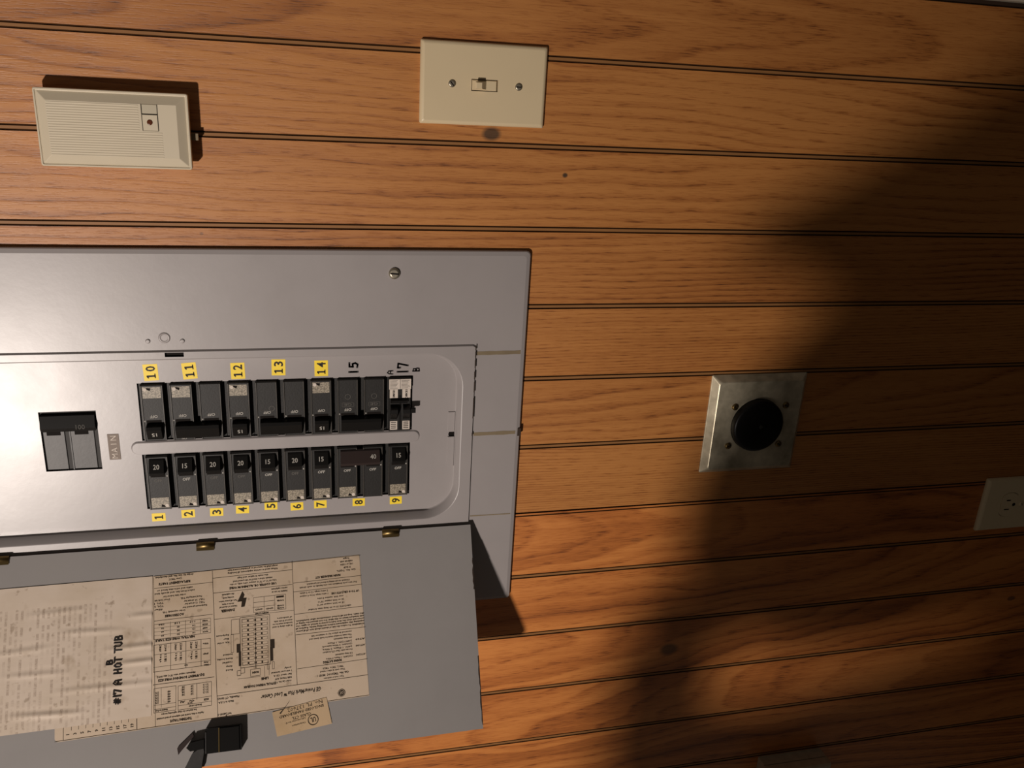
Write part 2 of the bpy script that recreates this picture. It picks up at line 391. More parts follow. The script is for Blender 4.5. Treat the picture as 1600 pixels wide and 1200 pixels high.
WM = rect(-.2424, -.1828, .2883, .3366); WR = rect(-.2153, -.1576, -.0038, .2510); WL = rect(-.2875, -.2296, -.0022, .2525)  # openings, stickers and breakers: x and z scaled about the camera to this depth
TABH = [(-.2222 + .0042 * math.cos(t * PI / 8), -.0457 + .0042 * math.sin(t * PI / 8)) for t in range(16)]
fill_holes(mb, PF, P3, [WM, WR, WL, TABH])
for wdw in (WM, WR, WL, TABH): skirt(mb, wdw, PF, wdw, PF + .0014)
# pressed rib between the two rows, and the knockout tab at the bottom
R0 = rrect(-.2292, -.2157, -.0118, .2613, .0064, 6); R1 = rrect(-.2280, -.2169, -.0106, .2601, .0054, 6)
skirt(mb, R0, PF, R1, PF - .0022, sm=True); mb.add([(x, PF - .0022, z) for x, z in R1], [tuple(range(len(R1)))])
for xa, xb in ((-.2584, -.2245), (-.2194, -.1972)):
    mb.rings([[(x, PF - .0001, z) for x, z in rect(xa, xb, -.0478, -.0406)], [(x, PF - .0013, z) for x, z in rect(xa + .0003, xb - .0003, -.0475, -.0409)]], 0, False, True)
# pressed bosses by the latch slot
for cx, cz, r in ((-.1106, .2220, .0052), (-.1136, .2361, .0022), (-.1139, .2070, .0022)):
    n = 18
    mb.rings([[(cx + r * k * math.cos(2 * PI * i / n), yy, cz + r * k * math.sin(2 * PI * i / n)) for i in range(n)] for k, yy in ((1., -.0062), (.86, -.0071), (.70, -.0072), (.55, -.0065 if r > .004 else -.0073))], 0, False, True, True)
mb.build('cover', ['cover'], panel, PORG)
# dark tub behind the windows
mb = MB()
mb.add([(x, y, z) for y in (.0065, .085) for x, z in rect(OPX[0] + .004, OPX[1] - .004, OPZ[0] + .004, OPZ[1] - .004)],
       [(4, 5, 6, 7), (0, 1, 5, 4), (1, 2, 6, 5), (2, 3, 7, 6), (3, 0, 4, 7)])
mb.build('enclosure', 'tub', panel, PORG)
mb = MB()
mb.box((-.1290, -.0060, .2060), (-.1232, -.0050, .2230)); mb.build('latch_slot', 'slot', panel, PORG)
mb = MB(); mb.disc(-.2222, PF + .0010, -.0457, .0046); mb.build('knockout_hole', 'slot', panel, PORG)

def slot_screw(name, x, y, z, r, mat, parent, org, ang=0.0, hgt=.0018, label=None):
    mb = MB(); mb.disc(x, y - hgt, z, r, 18, 0, r * .62, hgt)
    dx, dz = math.cos(ang), math.sin(ang); w_ = r * .14; L = r * .74; yy = y - hgt - .00012
    mb.add([(x + dx * L - dz * w_, yy, z + dz * L + dx * w_), (x + dx * L + dz * w_, yy, z + dz * L - dx * w_), (x - dx * L + dz * w_, yy, z - dz * L - dx * w_), (x - dx * L - dz * w_, yy, z - dz * L + dx * w_)], [(0, 1, 2, 3)], 1)
    return mb.build(name, [mat, 'slot'], parent, org, label=label)
slot_screw('cover_screw', -.0514, -.0062, .0165, .0053, 'zinc', panel, PORG, PI / 2 - .08, .0024)

# old tape marks on the lower flange, chips along the strip edge
for (xa, za, xb, zb, wd) in ((-.1318, -.0655, -.1314, -.1100, .0042), (-.2186, -.0655, -.2184, -.1095, .0042), (-.3128, -.0655, -.3131, -.1095, .0012)):
    mb = MB(); n = 7; pts = []
    for i in range(n + 1):
        t = i / n; pts.append((xa + (xb - xa) * t, za + (zb - za) * t, wd * random.uniform(.82, 1.1)))
    v = []
    for x_, z_, w_ in pts: v += [(x_ - w_ / 2, -.00635, z_), (x_ + w_ / 2, -.00635, z_)]
    mb.add(v, [(2 * i, 2 * i + 1, 2 * i + 3, 2 * i + 2) for i in range(n)]); mb.build('tape_mark', 'residue', panel, PORG, fix=False)
mb = MB()
for (xa, xb) in ((-.1228, -.1275), (-.1295, -.135), (-.138, -.146), (-.1500, -.158), (-.161, -.172), (-.178, -.2), (-.216, -.2195)):
    q = .0005 * random.uniform(.3, 1.)
    yk = -.0088
    mb.add([(xa, yk, -.0634 + q), (xb, yk, -.0634 + q * .7), (xb, yk, -.0643), (xa, yk, -.0643)], [(0, 1, 2, 3)])
mb.box((-.2225, -.0068, -.1118), (-.2140, -.0042, -.1152))
mb.build('chipped_paint', 'chip', panel, PORG, fix=False, kind='stuff')

# number stickers and marker numerals
wallmap = lambda y: (lambda a, b: (a, y, b))
def sticker(num, x, z, wx, wz, tilt=0.0):
    t = math.radians(tilt); c_, s_ = math.cos(t), math.sin(t)
    f = lambda yy: (lambda a, b: (x + a * c_ - b * s_, yy, z + a * s_ + b * c_))
    mb = MB(); g = f(PF - .00012); mb.add([g(-wx / 2, -wz / 2), g(wx / 2, -wz / 2), g(wx / 2, wz / 2), g(-wx / 2, wz / 2)], [(0, 1, 2, 3)])
    mb.map(lambda p: p)
    so = mb.build('number_sticker', 'yellow', panel, PORG, fix=False, label='yellow sticker numbered %s' % num)
    n = len(num)
    for i, chx in enumerate(num):
        mb = MB(); fx = f(PF - .0003); ox = (i - (n - 1) / 2) * (.0072 if n > 1 else 0)
        if chx == '1':
            for poly in ([(-.0008, -.0039), (.0008, -.0039), (.0008, .0039), (-.0008, .0039)], [(-.0022, -.0039), (.0022, -.0039), (.0022, -.0029), (-.0022, -.0029)], [(-.0021, .0020), (-.0008, .0022), (.0004, .0039), (-.0006, .0039), (-.0021, .0030)]):
                mb.add([fx(ox + px_, py_) for px_, py_ in poly], [tuple(range(len(poly)))])
        else: text(mb, chx, fx, ox, 0, .0078, .0050, 0, .020)
        mb.map(lambda p: p)
        o = mb.build('numeral', 'ink', so, PORG, fix=False)
for num, x, z in (('1', -.2971, .2429), ('2', -.2953, .2156), ('3', -.2954, .1890), ('4', -.2944, .1644), ('5', -.2923, .1369), ('6', -.2946, .1116), ('7', -.2939, .0884), ('8', -.2942, .0498), ('9', -.2946, .0117)):
    sticker(num, x, z, .0087, .0125, random.uniform(-2, 2))
for num, x, z, tl in (('10', -.1471, .2380, 2), ('11', -.1465, .2043, 4), ('12', -.1477, .1614, 1), ('13', -.1452, .1243, -1), ('14', -.1472, .0846, 0)):
    sticker(num, x, z, .0160, .0127, tl)
def marker(word, x, z, w_, h_, lw):
    mb = MB(); n = len(word); f = wallmap(PF - .0003)
    for i, chx in enumerate(word): hand(mb, chx, f, x + (i - n / 2) * w_, z - h_ / 2, w_ * .85, h_, lw)
    mb.build('marker_writing', 'ink', panel, PORG, fix=False, label='black marker writing reading %s' % word)
marker('15', -.1477, .0541, .0070, .0085, .0017); marker('17', -.1490, .0063, .0066, .0105, .0016)
marker('A', -.1527, .0185, .0050, .0052, .0011); marker('B', -.1506, -.0070, .0050, .0065, .0012)
# embossed tape reading MAIN
mb = MB(); mb.box((-.2331, PF - .0004, .2711), (-.2070, PF, .2810)); tp = mb.build('embossed_label', 'tapebrown', panel, PORG, label='brown embossed label reading MAIN')
mb = MB()
for i, chx in enumerate('MAIN'): text(mb, chx, wallmap(PF - .0007), -.2200 + (i - 1.5) * .0061, .2760, .0052, None, 0, .0)
mb.build('raised_letters', 'white', tp, PORG, fix=False)

# ------------------------------------------------------------------ breakers
GRP = {}
def breaker_parts(r, cell, amp, poles, foil_=True, off_dim=False, logo=False, boxed=False, brown=False, on=None, first=0):
    """local frame: +x runs to the middle of the panel, z across the poles, front faces -y; text up is +x, text right is -z"""
    tmap = lambda yy: (lambda a, b: (b, yy, -a))
    half = .01274
    zs = [0.0] if poles == 1 else [half, -half]
    mb = MB()
    for zc in zs: mb.box((-.032, -.0006, zc - .01245), (.032, .048, zc + .01245))
    mb.build('case', 'black', r)
    for k, zc in enumerate(zs):
        mb = MB()
        mb.box((-.0284, -.0006, zc - .0097), (.0280, -.0068, zc + .0097), 0, .0008)
        # raised side lips along the face
        for sgn in (-1, 1): mb.box((-.0280, -.0066, zc + sgn * .0092 - .0006), (.0276, -.0076, zc + sgn * .0092 + .0006), 6, .0003)
        mb.add([(.0065, -.00688, zc - .0066), (.0105, -.00688, zc - .0066), (.0105, -.00688, zc + .0066), (.0065, -.00688, zc + .0066)], [(0, 1, 2, 3)], 1)
        f = tmap(-.0070)
        text(mb, 'OFF', f, -zc, .0030, .0027, None, 3 if off_dim else 2, .02, .12)
        mb.disc(.0075, -.0070, zc - .0083, .0008, 8, 2)
        if foil_ and k == first:
            mb.add([(-.0264, -.0070, zc - .0080), (-.0154, -.0070, zc - .0080), (-.0154, -.0070, zc + .0080), (-.0264, -.0070, zc + .0080)], [(0, 1, 2, 3)], 4)
            mb.disc(-.0240, -.00725, zc - .0058, .0017, 12, 5)
            mb.add([(-.0258, -.0071, zc - .0046), (-.0240, -.0071, zc - .0040), (-.0226, -.0071, zc - .0014), (-.0252, -.0071, zc - .0006)], [(0, 1, 2, 3)], 1)
        if logo and k == first:
            n = 16
            mb.rings([[(-.0010 + q * math.cos(2 * PI * i / n), -.0070, zc + .0045 + q * math.sin(2 * PI * i / n)) for i in range(n)] for q in (.0022, .0027)], 3, False, False)
            mb.add([(.0008, -.0070, zc + .0008), (.0011, -.0070, zc + .0008), (.0011, -.0070, zc - .0065), (.0008, -.0070, zc - .0065)], [(0, 1, 2, 3)], 3)
        if boxed:
            for a0, b0, a1, b1 in ((-.0045, -.0055, -.0042, .0060), (-.0002, -.0055, .0001, .0060), (-.0045, -.0055, .0001, -.0052), (-.0045, .0057, .0001, .0060)):
                mb.add([(a0, -.0070, zc + b0), (a1, -.0070, zc + b0), (a1, -.0070, zc + b1), (a0, -.0070, zc + b1)], [(0, 1, 2, 3)], 3)
            text(mb, 'GE', f, -zc, -.0022, .0026, .0075, 3, .01)
            n = 14; mb.rings([[(-.0105 + q * math.cos(2 * PI * i / n), -.0070, zc + q * math.sin(2 * PI * i / n)) for i in range(n)] for q in (.0024, .0028)], 3, False, False)
        mb.build('face', ['black', 'slot', 'print', 'printdim', 'foil', 'white', 'ridge'], r, fix=False)
    # toggle: one rocker with a crossbar when two poles share it
    z0, z1 = (-.0066, .0066) if poles == 1 else (-half - .0066, half + .0066)
    prof = [(.0098, -.0066), (.0112, -.0135), (.0140, -.0145), (.0250, -.0092), (.0262, -.0066)]
    mb = MB(); mb.rings([[(x, y, z0) for x, y in prof], [(x, y, z1) for x, y in prof]])
    def onslope(a, b):
        x = .0195 + b; return (x, -.0145 + (x - .0140) * (.0053 / .0110) - .00018, -a)
    if amp:
        zc = zs[-1]
        text(mb, amp, onslope, -zc, .0, .0040, None, 1, .012)
    mb.build('handle', ['brownblack' if brown else 'handle', 'print'], r, fix=False)
    if on is not None:
        mb = MB(); text(mb, 'ON', tmap(-.0071), -zs[first], .0270 - .0008, .0020, None, 0, .01); mb.build('on_mark', 'print', r, fix=False)

BY = PF + .0030
def pos(side, slot): return (-.2586 if side < 0 else -.1865, BY, .2383 - slot * .02548 + (.0012 if side < 0 else 0))
def breaker(side, slot, poles, amp, label, group, **kw):
    pz = pos(side, slot)[2]
    if poles == 2: pz -= .0127
    x = pos(side, slot)[0]
    r = root('circuit_breaker', (x, BY, pz), label, 'circuit breaker', group, 0.0 if side < 0 else PI)
    breaker_parts(r, None, amp, poles, **kw); return r
def copy_tree(src, loc, ry, label, group):
    c = src.copy(); C.objects.link(c); c.location = Vector(loc) + Vector((0, 0, H)); c.rotation_euler = (0, ry, 0)
    c['label'] = label; c['group'] = group
    for ch in src.children:
        d = ch.copy(); C.objects.link(d); d.parent = c
    return c
GL, GR = 'breakers in the left column of the panel', 'breakers in the right column of the panel'
protoA = breaker(-1, 0, 1, '20', 'black single breaker marked 20, first and topmost of the left column', GL, off_dim=True)
protoB = breaker(-1, 1, 1, '15', 'black single breaker marked 15, second from the top of the left column', GL)
for slot, src, lab in ((2, protoA, 'black single breaker marked 20, third from the top of the left column'), (3, protoA, 'black single breaker marked 20, fourth from the top of the left column'),
                       (4, protoB, 'black single breaker marked 15, fifth from the top of the left column'), (5, protoA, 'black single breaker marked 20, sixth from the top of the left column'),
                       (6, protoB, 'black single breaker marked 15, directly above the double breaker marked 40'), (9, protoB, 'black single breaker marked 15, lowest of the left column')):
    copy_tree(src, pos(-1, slot), 0., lab, GL)
breaker(-1, 7, 2, '40', 'brownish black double breaker marked 40 with a shared handle, left column', GL, brown=True)
copy_tree(protoB, pos(1, 0), PI, 'black single breaker with foil label, topmost of the right column', GR)
breaker(1, 1, 2, None, 'black double breaker with one foil label and wide tie handle, right column', GR, on=True, first=1)
copy_tree(protoB, pos(1, 3), PI, 'black single breaker with foil label between two double breakers, beside sticker twelve', GR)
breaker(1, 4, 2, None, 'black double breaker with plain dark faces and no label, middle of right column', GR, foil_=False, logo=True, first=1)
copy_tree(protoB, pos(1, 6), PI, 'black single breaker with foil label just above the double breaker with outlined emblems', GR)
breaker(1, 7, 2, None, 'black double breaker with outlined emblems below the handwritten fifteen', GR, foil_=False, boxed=True)
# tandem breaker 17
tx, ty, tz = pos(1, 9)
r = root('circuit_breaker', (tx, ty, tz), 'tandem breaker with white labels and two small toggles beside the handwritten 17', 'circuit breaker', GR, PI)
mb = MB(); mb.box((-.032, -.0006, -.01245), (.032, .048, .01245)); mb.box((-.0284, -.0006, -.0108), (.0280, -.0070, .0108), 0, .0008); mb.build('case', 'black', r)
mb = MB(); mb.box((-.0275, -.0070, -.0108), (-.0170, -.0076, .0108)); 
tm = lambda yy: (lambda a, b: (b, yy, -a))
mb.add([(-.0272, -.00775, -.0002), (-.0172, -.00775, -.0002), (-.0172, -.00775, .0002), (-.0272, -.00775, .0002)], [(0, 1, 2, 3)], 1)
for i in range(7):
    a = -.0262 + i * .0013
    for s0, s1 in ((-.0100, -.0012), (.0012, .0100)):
        q = random.uniform(.0, .003); mb.add([(a, -.00775, s0), (a + .0003, -.00775, s0), (a + .0003, -.00775, s1 - q), (a, -.00775, s1 - q)], [(0, 1, 2, 3)], 1)
mb.build('wide_label', ['white', 'printdim'], r, fix=False, label='white printed label')
for zc in (-.0062, .0062):
    mb = MB(); mb.box((-.0168, -.0070, zc - .0040), (-.0078, -.0075, zc + .0040))
    for i in range(3): text(mb, ('15', 'ON', 'HO')[i], lambda a, b, zc=zc: (-.0123 + a, -.0077, zc + b), -.0030 + i * .0030, 0, .0020, None, 1, .02)
    mb.build('side_label', ['white', 'ink'], r, fix=False)
    mb = MB(); mb.box((.0170, -.0070, zc - .0036), (.0262, -.0075, zc + .0036))
    for i in range(4): mb.add([(.0180 + i * .0020, -.0077, zc - .0028), (.0188 + i * .0020, -.0077, zc - .0028), (.0188 + i * .0020, -.0077, zc + .0024), (.0180 + i * .0020, -.0077, zc + .0024)], [(0, 1, 2, 3)], 1)
    mb.build('end_label', ['white', 'ink'], r, fix=False)
    mb = MB(); mb.rings([[(x, y, zc - .0034) for x, y in ((-.0010, -.0068), (.0022, -.0150), (.0062, -.0150), (.0150, -.0068))], [(x, y, zc + .0034) for x, y in ((-.0010, -.0068), (.0022, -.0150), (.0062, -.0150), (.0150, -.0068))]])
    mb.build('handle', 'handle', r)
mb = MB(); mb.box((-.0065, -.0070, -.0095), (-.0030, -.0105, .0075), 0, .0012); mb.box((-.0100, -.0070, -.0010), (.0262, -.0074, .0012)); mb.box((.0015, -.0110, .0096), (.0065, -.0140, .0150), 0, .0006); mb.build('handle_tie', 'handle', r)

# main breaker
r = root('main_breaker', (-.2126, PF + .0030, .3124), 'wide main breaker marked 100 above the MAIN label', 'circuit breaker')
mb = MB(); mb.box((-.033, -.0006, -.0262), (.033, .060, .0262)); mb.build('case', 'tub', r)
mb = MB(); mb.box((-.0290, -.0004, .0046), (.0100, -.0016, .0232), 0, .0006); mb.box((-.0290, -.0004, -.0204), (.0100, -.0016, .0008), 0, .0006)
mb.box((-.0290, -.0012, -.0002), (.0110, -.0024, .0008))
for zc in (.0140, -.0096): mb.box((.0060, -.0012, zc - .0058), (.0104, -.0020, zc + .0058), 1)
mb.build('face', ['blackworn', 'slot'], r)
mb = MB(); mb.rings([[(x, y, -.0228) for x, y in ((.0104, -.0006), (.0112, -.0062), (.0150, -.0080), (.0262, -.0050), (.0270, -.0006))], [(x, y, .0232) for x, y in ((.0104, -.0006), (.0112, -.0062), (.0150, -.0080), (.0262, -.0050), (.0270, -.0006))]])
text(mb, '100', lambda a, b: (.0150 + b, -.0080 - .0003 if b < 0 else -.0083 + b * .268, -a), .0106, .0010, .0042, None, 1, .0)
mb.build('handle', ['handle', 'printdim'], r, fix=False)

# ------------------------------------------------------------------ panel door, opened about 150 degrees and slightly twisted
HX, HY = -.318, -.0120
def dmap(s_, z_, off=0.0):
    a = math.radians(30.55 + 11.4 * (min(z_, .42) + .065)); ca, sa = math.cos(a), math.sin(a)
    return (HX - s_ * ca + off * sa, HY - s_ * sa - off * ca, z_)
DT = .555
mb = MB(); ns, nz = 6, 18
ss = [.0016 + (.2048 - .0) * i / ns for i in range(ns + 1)]
zz = [-.065 + (DT + .065) * j / nz for j in range(nz + 1)]
edge = lambda z_: .2062 + .0 * z_
for off in (0.0, -.0016):
    v = [dmap(.0016 + (edge(z_) - .0016) * i / ns, z_, off) for z_ in zz for i in range(ns + 1)]
    mb.add(v, [(j * (ns + 1) + i, j * (ns + 1) + i + 1, (j + 1) * (ns + 1) + i + 1, (j + 1) * (ns + 1) + i) for j in range(nz) for i in range(ns)])
nn = (ns + 1) * (nz + 1); per = [i for i in range(ns + 1)] + [(j + 1) * (ns + 1) - 1 for j in range(1, nz + 1)] + [nz * (ns + 1) + i for i in range(ns - 1, -1, -1)] + [j * (ns + 1) for j in range(nz - 1, 0, -1)]
for a, b in zip(per, per[1:] + per[:1]): mb.f.append([a, b, nn + b, nn + a]); mb.mi.append(0); mb.sm.append(False)
# folded return edge on the outer face
mb.add([dmap(edge(z_), z_, o_) for z_ in zz for o_ in (-.0016, -.0085)], [(2 * j, 2 * j + 1, 2 * j + 3, 2 * j + 2) for j in range(nz)])
door = mb.build('door', ['door'], panel, PORG, label='grey hinged door swung open with printed labels inside')
mb = MB()
for z0, z1 in ((.3728, .400), (.1913, .2079), (.0105, .0276)):
    n = 8
    rr = [[(-.3195 + .0034 * math.cos(2 * PI * i / n) - .0020, -.0130 + .0034 * math.sin(2 * PI * i / n), z_) for i in range(n)] for z_ in (z0, z1)]
    mb = MB(); mb.rings(rr, 0, True, True, True)
    mb.add([dmap(.001, z0, .0009), dmap(.0088, z0, .0009), dmap(.0088, z1, .0009), dmap(.001, z1, .0009)], [(0, 1, 2, 3)])
    mb.build('hinge', 'brass', door, PORG, label='dull brass hinge')
mb = MB()
def sliver(pts, w0):
    v = []
    for s_, k in pts: v += [dmap(s_, -.0651, .0004), dmap(s_, -.0650 + w0 * k, .0004)]
    mb.add(v, [(2 * i, 2 * i + 1, 2 * i + 3, 2 * i + 2) for i in range(len(pts) - 1)])
sliver([(.036 + .004 * i, random.uniform(.1, 1)) for i in range(9)], .0016); sliver([(.135 + .0045 * i, random.uniform(.3, 1)) for i in range(16)], .0016)
mb.build('chipped_edge', 'chip', door, PORG, fix=False, kind='stuff')

# printed label: the text is read with the free edge of the door upwards
LB = MB(); k28 = .029
def LMAP(off):
    def f(a, b):                                              # a along the text (+z), b up the text (+s), origin top left of the label
        s_ = .1613 + k28 * a + b; z_ = .0477 + a - k28 * b; return dmap(s_, z_, off)
    return f
fl, fi = LMAP(.0003), LMAP(.0005)
def toL(s_, z_):
    ds, dz = s_ - .1613, z_ - .0477; return (dz + k28 * ds, ds - k28 * dz)
def patch(mb, fn, poly, nx=1, mi=0):
    mb.add([fn(*p) for p in poly], [tuple(range(len(poly)))], mi)
def gridpatch(mb, fn, x0, x1, y0, y1, nx, ny, mi=0, amp=None):
    v = [fn(x0 + (x1 - x0) * i / nx, y0 + (y1 - y0) * j / ny) for j in range(ny + 1) for i in range(nx + 1)]
    mb.add(v, [(j * (nx + 1) + i, j * (nx + 1) + i + 1, (j + 1) * (nx + 1) + i + 1, (j + 1) * (nx + 1) + i) for j in range(ny) for i in range(nx)], mi)
gridpatch(LB, fl, .0, .2765, -.1372, .0, 12, 6)
patch(LB, fl, [(.2765, .0), (.2765, -.012), (.2805, -.012), (.2805, -.003), (.2795, -.0008), (.2778, .0)])
def T(body, p0, p1, h, bold=.0, shear=.0, dim=0):
    a0, a1 = toL(p0[0] / 1000, p0[1] / 1000), toL(p1[0] / 1000, p1[1] / 1000)
    y = (a0[1] + a1[1]) / 2
    text(LB, body, fi, (a0[0] + a1[0]) / 2, y, h / 1000, abs(a1[0] - a0[0]), 1, bold + .012, shear, 1)
def LN(p0, p1, w_=.28):
    a0, a1 = Vector(toL(p0[0] / 1000, p0[1] / 1000)), Vector(toL(p1[0] / 1000, p1[1] / 1000))
    d = (a1 - a0).normalized(); n = Vector((-d.y, d.x)) * w_ / 2000
    nseg = max(1, int((a1 - a0).length / .05))
    for k in range(nseg):
        p, q = a0 + (a1 - a0) * k / nseg, a0 + (a1 - a0) * (k + 1) / nseg
        LB.add([fi(*(p + n)), fi(*(p - n)), fi(*(q - n)), fi(*(q + n))], [(0, 1, 2, 3)], 1)
def BX(p0, p1, w_=.2, solid=False):
    (sa, za), (sb, zb) = p0, p1; sk = .029 * (zb - za)
    if solid:
        q = [toL(s_ / 1000, z_ / 1000) for s_, z_ in ((sa, za), (sb, za), (sb + sk, zb), (sa + sk, zb))]; patch(LB, fi, q, 1, 1); return
    LN((sa, za), (sa + sk, zb), w_); LN((sb, za), (sb + sk, zb), w_); LN((sa, za), (sb, za), w_); LN((sa + sk, zb), (sb + sk, zb), w_)
# frame and columns
LN((143.7, 116.3), (25.5, 117.9), .35); LN((164.6, 189.3), (29.0, 193.2), .35); LN((31.0, 246.8), (166.4, 244.0), .3)
LN((24.8, 50.5), (29.9, 246), .25); LN((160.6, 48.2), (168.7, 328), .35); LN((141.4, 48.2), (145.4, 189.8), .35)
# column nearest the hinge pin end: ratings and cautions
T('GE PowerMark Plus™ Load Center', (150.0, 93.7), (150.6, 150.3), 3.7, .012, .25)
T('Made in U.S.A.', (151.5, 175.0), (151.8, 188.8), 1.7, .01); T('Plainville, CT 06062', (147.9, 169.9), (148.2, 189.4), 1.8, .01)
T('WT268381-1', (162.1, 177.0), (162.3, 189.0), 1.7, .015)
T('Type 1 indoor enclosure', (140.0, 71.4), (140.5, 91.0), 1.5, .005); T('Cat. No. TM2010C  MOD 1', (136.6, 66.6), (137.4, 97.3), 1.8, .02)
T('This unit is also rated', (133.4, 70.0), (133.9, 94.0), 1.5, .005); T('TM12, TM16, TM20.', (130.6, 71.6), (131.0, 92.), 1.5, .005)
LN((126.2, 48.), (128.7, 115.9)); LN((95.5, 48.4), (96.7, 116.6)); LN((75.1, 49.9), (77.1, 117.2)); LN((53.6, 50.1), (55.6, 117.3)); LN((44.9, 50.4), (47.0, 117.5))
T('MAINS RATING', (124.6, 73.1), (125.4, 91.1), 2.0, .03)
rows = [(121.8, '120/240V, 1 Phase, 3 Wire', 88), (119.0, '125 Amp maximum', 79), (115.4, 'For use with Class CTL breakers', 91), (112.7, '240V, 1 Phase, 2 Wire', 91), (109.9, '120/240V, 3 Wire network', 91.5),
        (107.3, '208Y/120V, 1 Phase', 86), (104.0, '100 Amp maximum', 80), (101.2, 'The main breaker must be held down and', 103.5), (98.4, 'secured in place by a retainer kit', 101.5)]
for s_, tx_, ze in rows: T(tx_, (s_, 62.4), (s_ + .029 * (ze - 62.4), ze), 1.5, .006)
for s_, tx_ in ((121.2, 'AT125C'), (112.4, 'AT100'), (106.4, 'AT60')): T(tx_, (s_, 49.6), (s_ + .25, 59.0), 1.5, .02)
for k, tx_ in enumerate(('WARNING: To reduce the risk of electric shock turn off all power', 'supplying this equipment before working inside. Replace all', 'covers and close the door before power is turned on again. Use', 'only breakers listed on this label. Do not exceed the rating of', 'the main. Inspect all bolted connections after installation.')):
    T(tx_, (91.9 - 2.45 * k, 49.5), (93.7 - 2.45 * k, 116.0), 1.5, .012)
T('UP TO 8 CIRCUITS USE', (59.5, 53.4), (60.2, 80.7), 1.8, .025)
for s_, a, b, tx_ in ((73.0, 61.7, 104, 'CIRCUITS 15 to 30 Amp max. breaker'), (69.6, 68.6, 95, '15 or 20A copper 60°C'), (66.6, 68.5, 94, '25 or 30A copper 75°C'), (63.4, 69.0, 94.5, 'over 30A  number 8 wire'), (59.9, 84., 111.5, '1 wire range 14 to 4 copper'), (56.9, 84., 111.5, '2 wire range 12 to 2 alum.')):
    T(tx_, (s_, a), (s_ + .029 * (b - a), b), 1.5, .006)
T('For two pole breakers use one handle in each circuit', (50.6, 55.4), (52.3, 111.3), 1.5, .006); T('if branch circuit wiring is shared and grounded', (48.1, 62.4), (49.4, 104.), 1.5, .006)
T('MAIN BREAKER KIT', (42.6, 71.2), (43.6, 95.9), 1.9, .03)
for s_, a, b, tx_ in ((38.3, 55.8, 74.6, 'Cat. No. TQDL'), (35.6, 61.0, 68., '125'), (32.5, 58.5, 71., '100 or 125A'), (29.6, 58.7, 71., 'main kit with'), (26.9, 62., 68., 'lugs')): T(tx_, (s_, a), (s_ + .03 * (b - a), b), 1.5, .012)
# middle column: wiring diagram
T('When used in service equipment, all bonding', (31.5, 131.7), (32.6, 179.), 1.5, .012); T('straps shall be removed to grounded neutral bars', (28.7, 131.7), (29.9, 179.), 1.5, .012)
LN((33.9, 118.), (36.1, 192.9)); LN((48.2, 118.3), (50.3, 192.4)); LN((73.0, 117.5), (75.0, 192.), .2)
T('USE COPPER OR ALUMINUM WIRE', (45.7, 133.5), (46.9, 177.6), 1.9, .03); T('Use 60°C or 75°C copper wire only, or alu-', (42.5, 133.4), (43.8, 177.3), 1.5, .01)
T('minum where sized for the panel load', (39.8, 137.1), (41.0, 174.), 1.5, .01); T('the main breaker and lugs', (37.0, 141.), (37.8, 170.), 1.5, .01)
T('DANGER', (67.6, 173.0), (67.9, 185.6), 2.2, .04)
for s_, a, b, tx_ in ((64.2, 170.8, 186.8, 'Hazard of electrical'), (61.6, 173.6, 184.8, 'shock or burn.'), (58.7, 170.3, 187.5, 'Turn off power before'), (55.7, 173.5, 184., 'working inside'), (52.5, 173.2, 184.8, 'this equipment.')): T(tx_, (s_, a), (s_ + .3, b), 1.5, .012)
bolt = [(50.6, 165.4), (54.6, 163.9), (54.3, 165.0), (58.6, 161.6), (58.0, 166.0), (65.4, 163.6), (65.6, 166.9), (58.3, 170.3), (59.0, 167.0), (54.9, 168.6), (54.6, 167.0)]
bolt = [(50.6, 165.6), (54.2, 163.6), (57.2, 164.6), (57.2, 161.6), (65.3, 163.6), (65.6, 166.9), (60.2, 166.2), (60.4, 170.4), (54.8, 167.6)]
patch(LB, fi, [toL(a / 1000, b / 1000) for a, b in bolt], 1, 1)
T('Suitable for use as', (53.8, 123.1), (54.2, 138.), 1.5, .012); T('service equipment', (50.9, 123.), (51.3, 138.3), 1.5, .012)
BX((56.9, 124.9), (71.2, 135.4)); BX((57.2, 135.4), (71.4, 155.4)); LN((57.4, 145.4), (71.8, 145.4), .2); LN((62., 135.5), (62.5, 155.4), .2); LN((66.6, 135.5), (67.1, 155.4), .2)
BX((58.0, 126.6), (59.6, 133.8), solid=True)
for s_ in (62.4, 67.3, 69.6): T('POWER', (s_, 126.8), (s_ + .2, 133.4), 1.3, .02)
for a in (136.6, 146.6): T('GND', (69.2, a), (69.5, a + 7.5), 1.3, .01)
T('MAIN LUGS', (73.0, 141.5), (73.5, 154.), 1.4, .03)
BX((74.8, 140.6), (121.6, 168.2), .35); BX((76.4, 142.2), (119.8, 166.6), .15)
for i in range(10):
    s_ = 77.6 + i * 4.4
    for a in (143.0, 148.8, 155.6, 161.6): BX((s_, a), (s_ + 2.6, a + 4.6), .18)
    BX((s_ + .6, 153.4), (s_ + 2.2, 154.9), solid=True); BX((s_ + .2, 147.7), (s_ + 2.4, 148.6), solid=True); BX((s_ + .2, 160.4), (s_ + 2.4, 161.3), solid=True)
LN((76.5, 154.2), (124., 154.2), .5)
BX((98.5, 136.4), (107., 140.2), solid=True); BX((106, 138.), (118.6, 140.6), solid=True); BX((99.8, 168.2), (107.8, 171.6), solid=True); BX((107, 167.6), (120.4, 169.8), solid=True)
BX((76.6, 168.8), (90.4, 176.2), .2); BX((90.4, 174.4), (107.2, 176.7), .2); BX((124.4, 150.2), (130.8, 159.2), .25); T('MAIN', (127.6, 151.6), (127.8, 157.6), 1.7, .03)
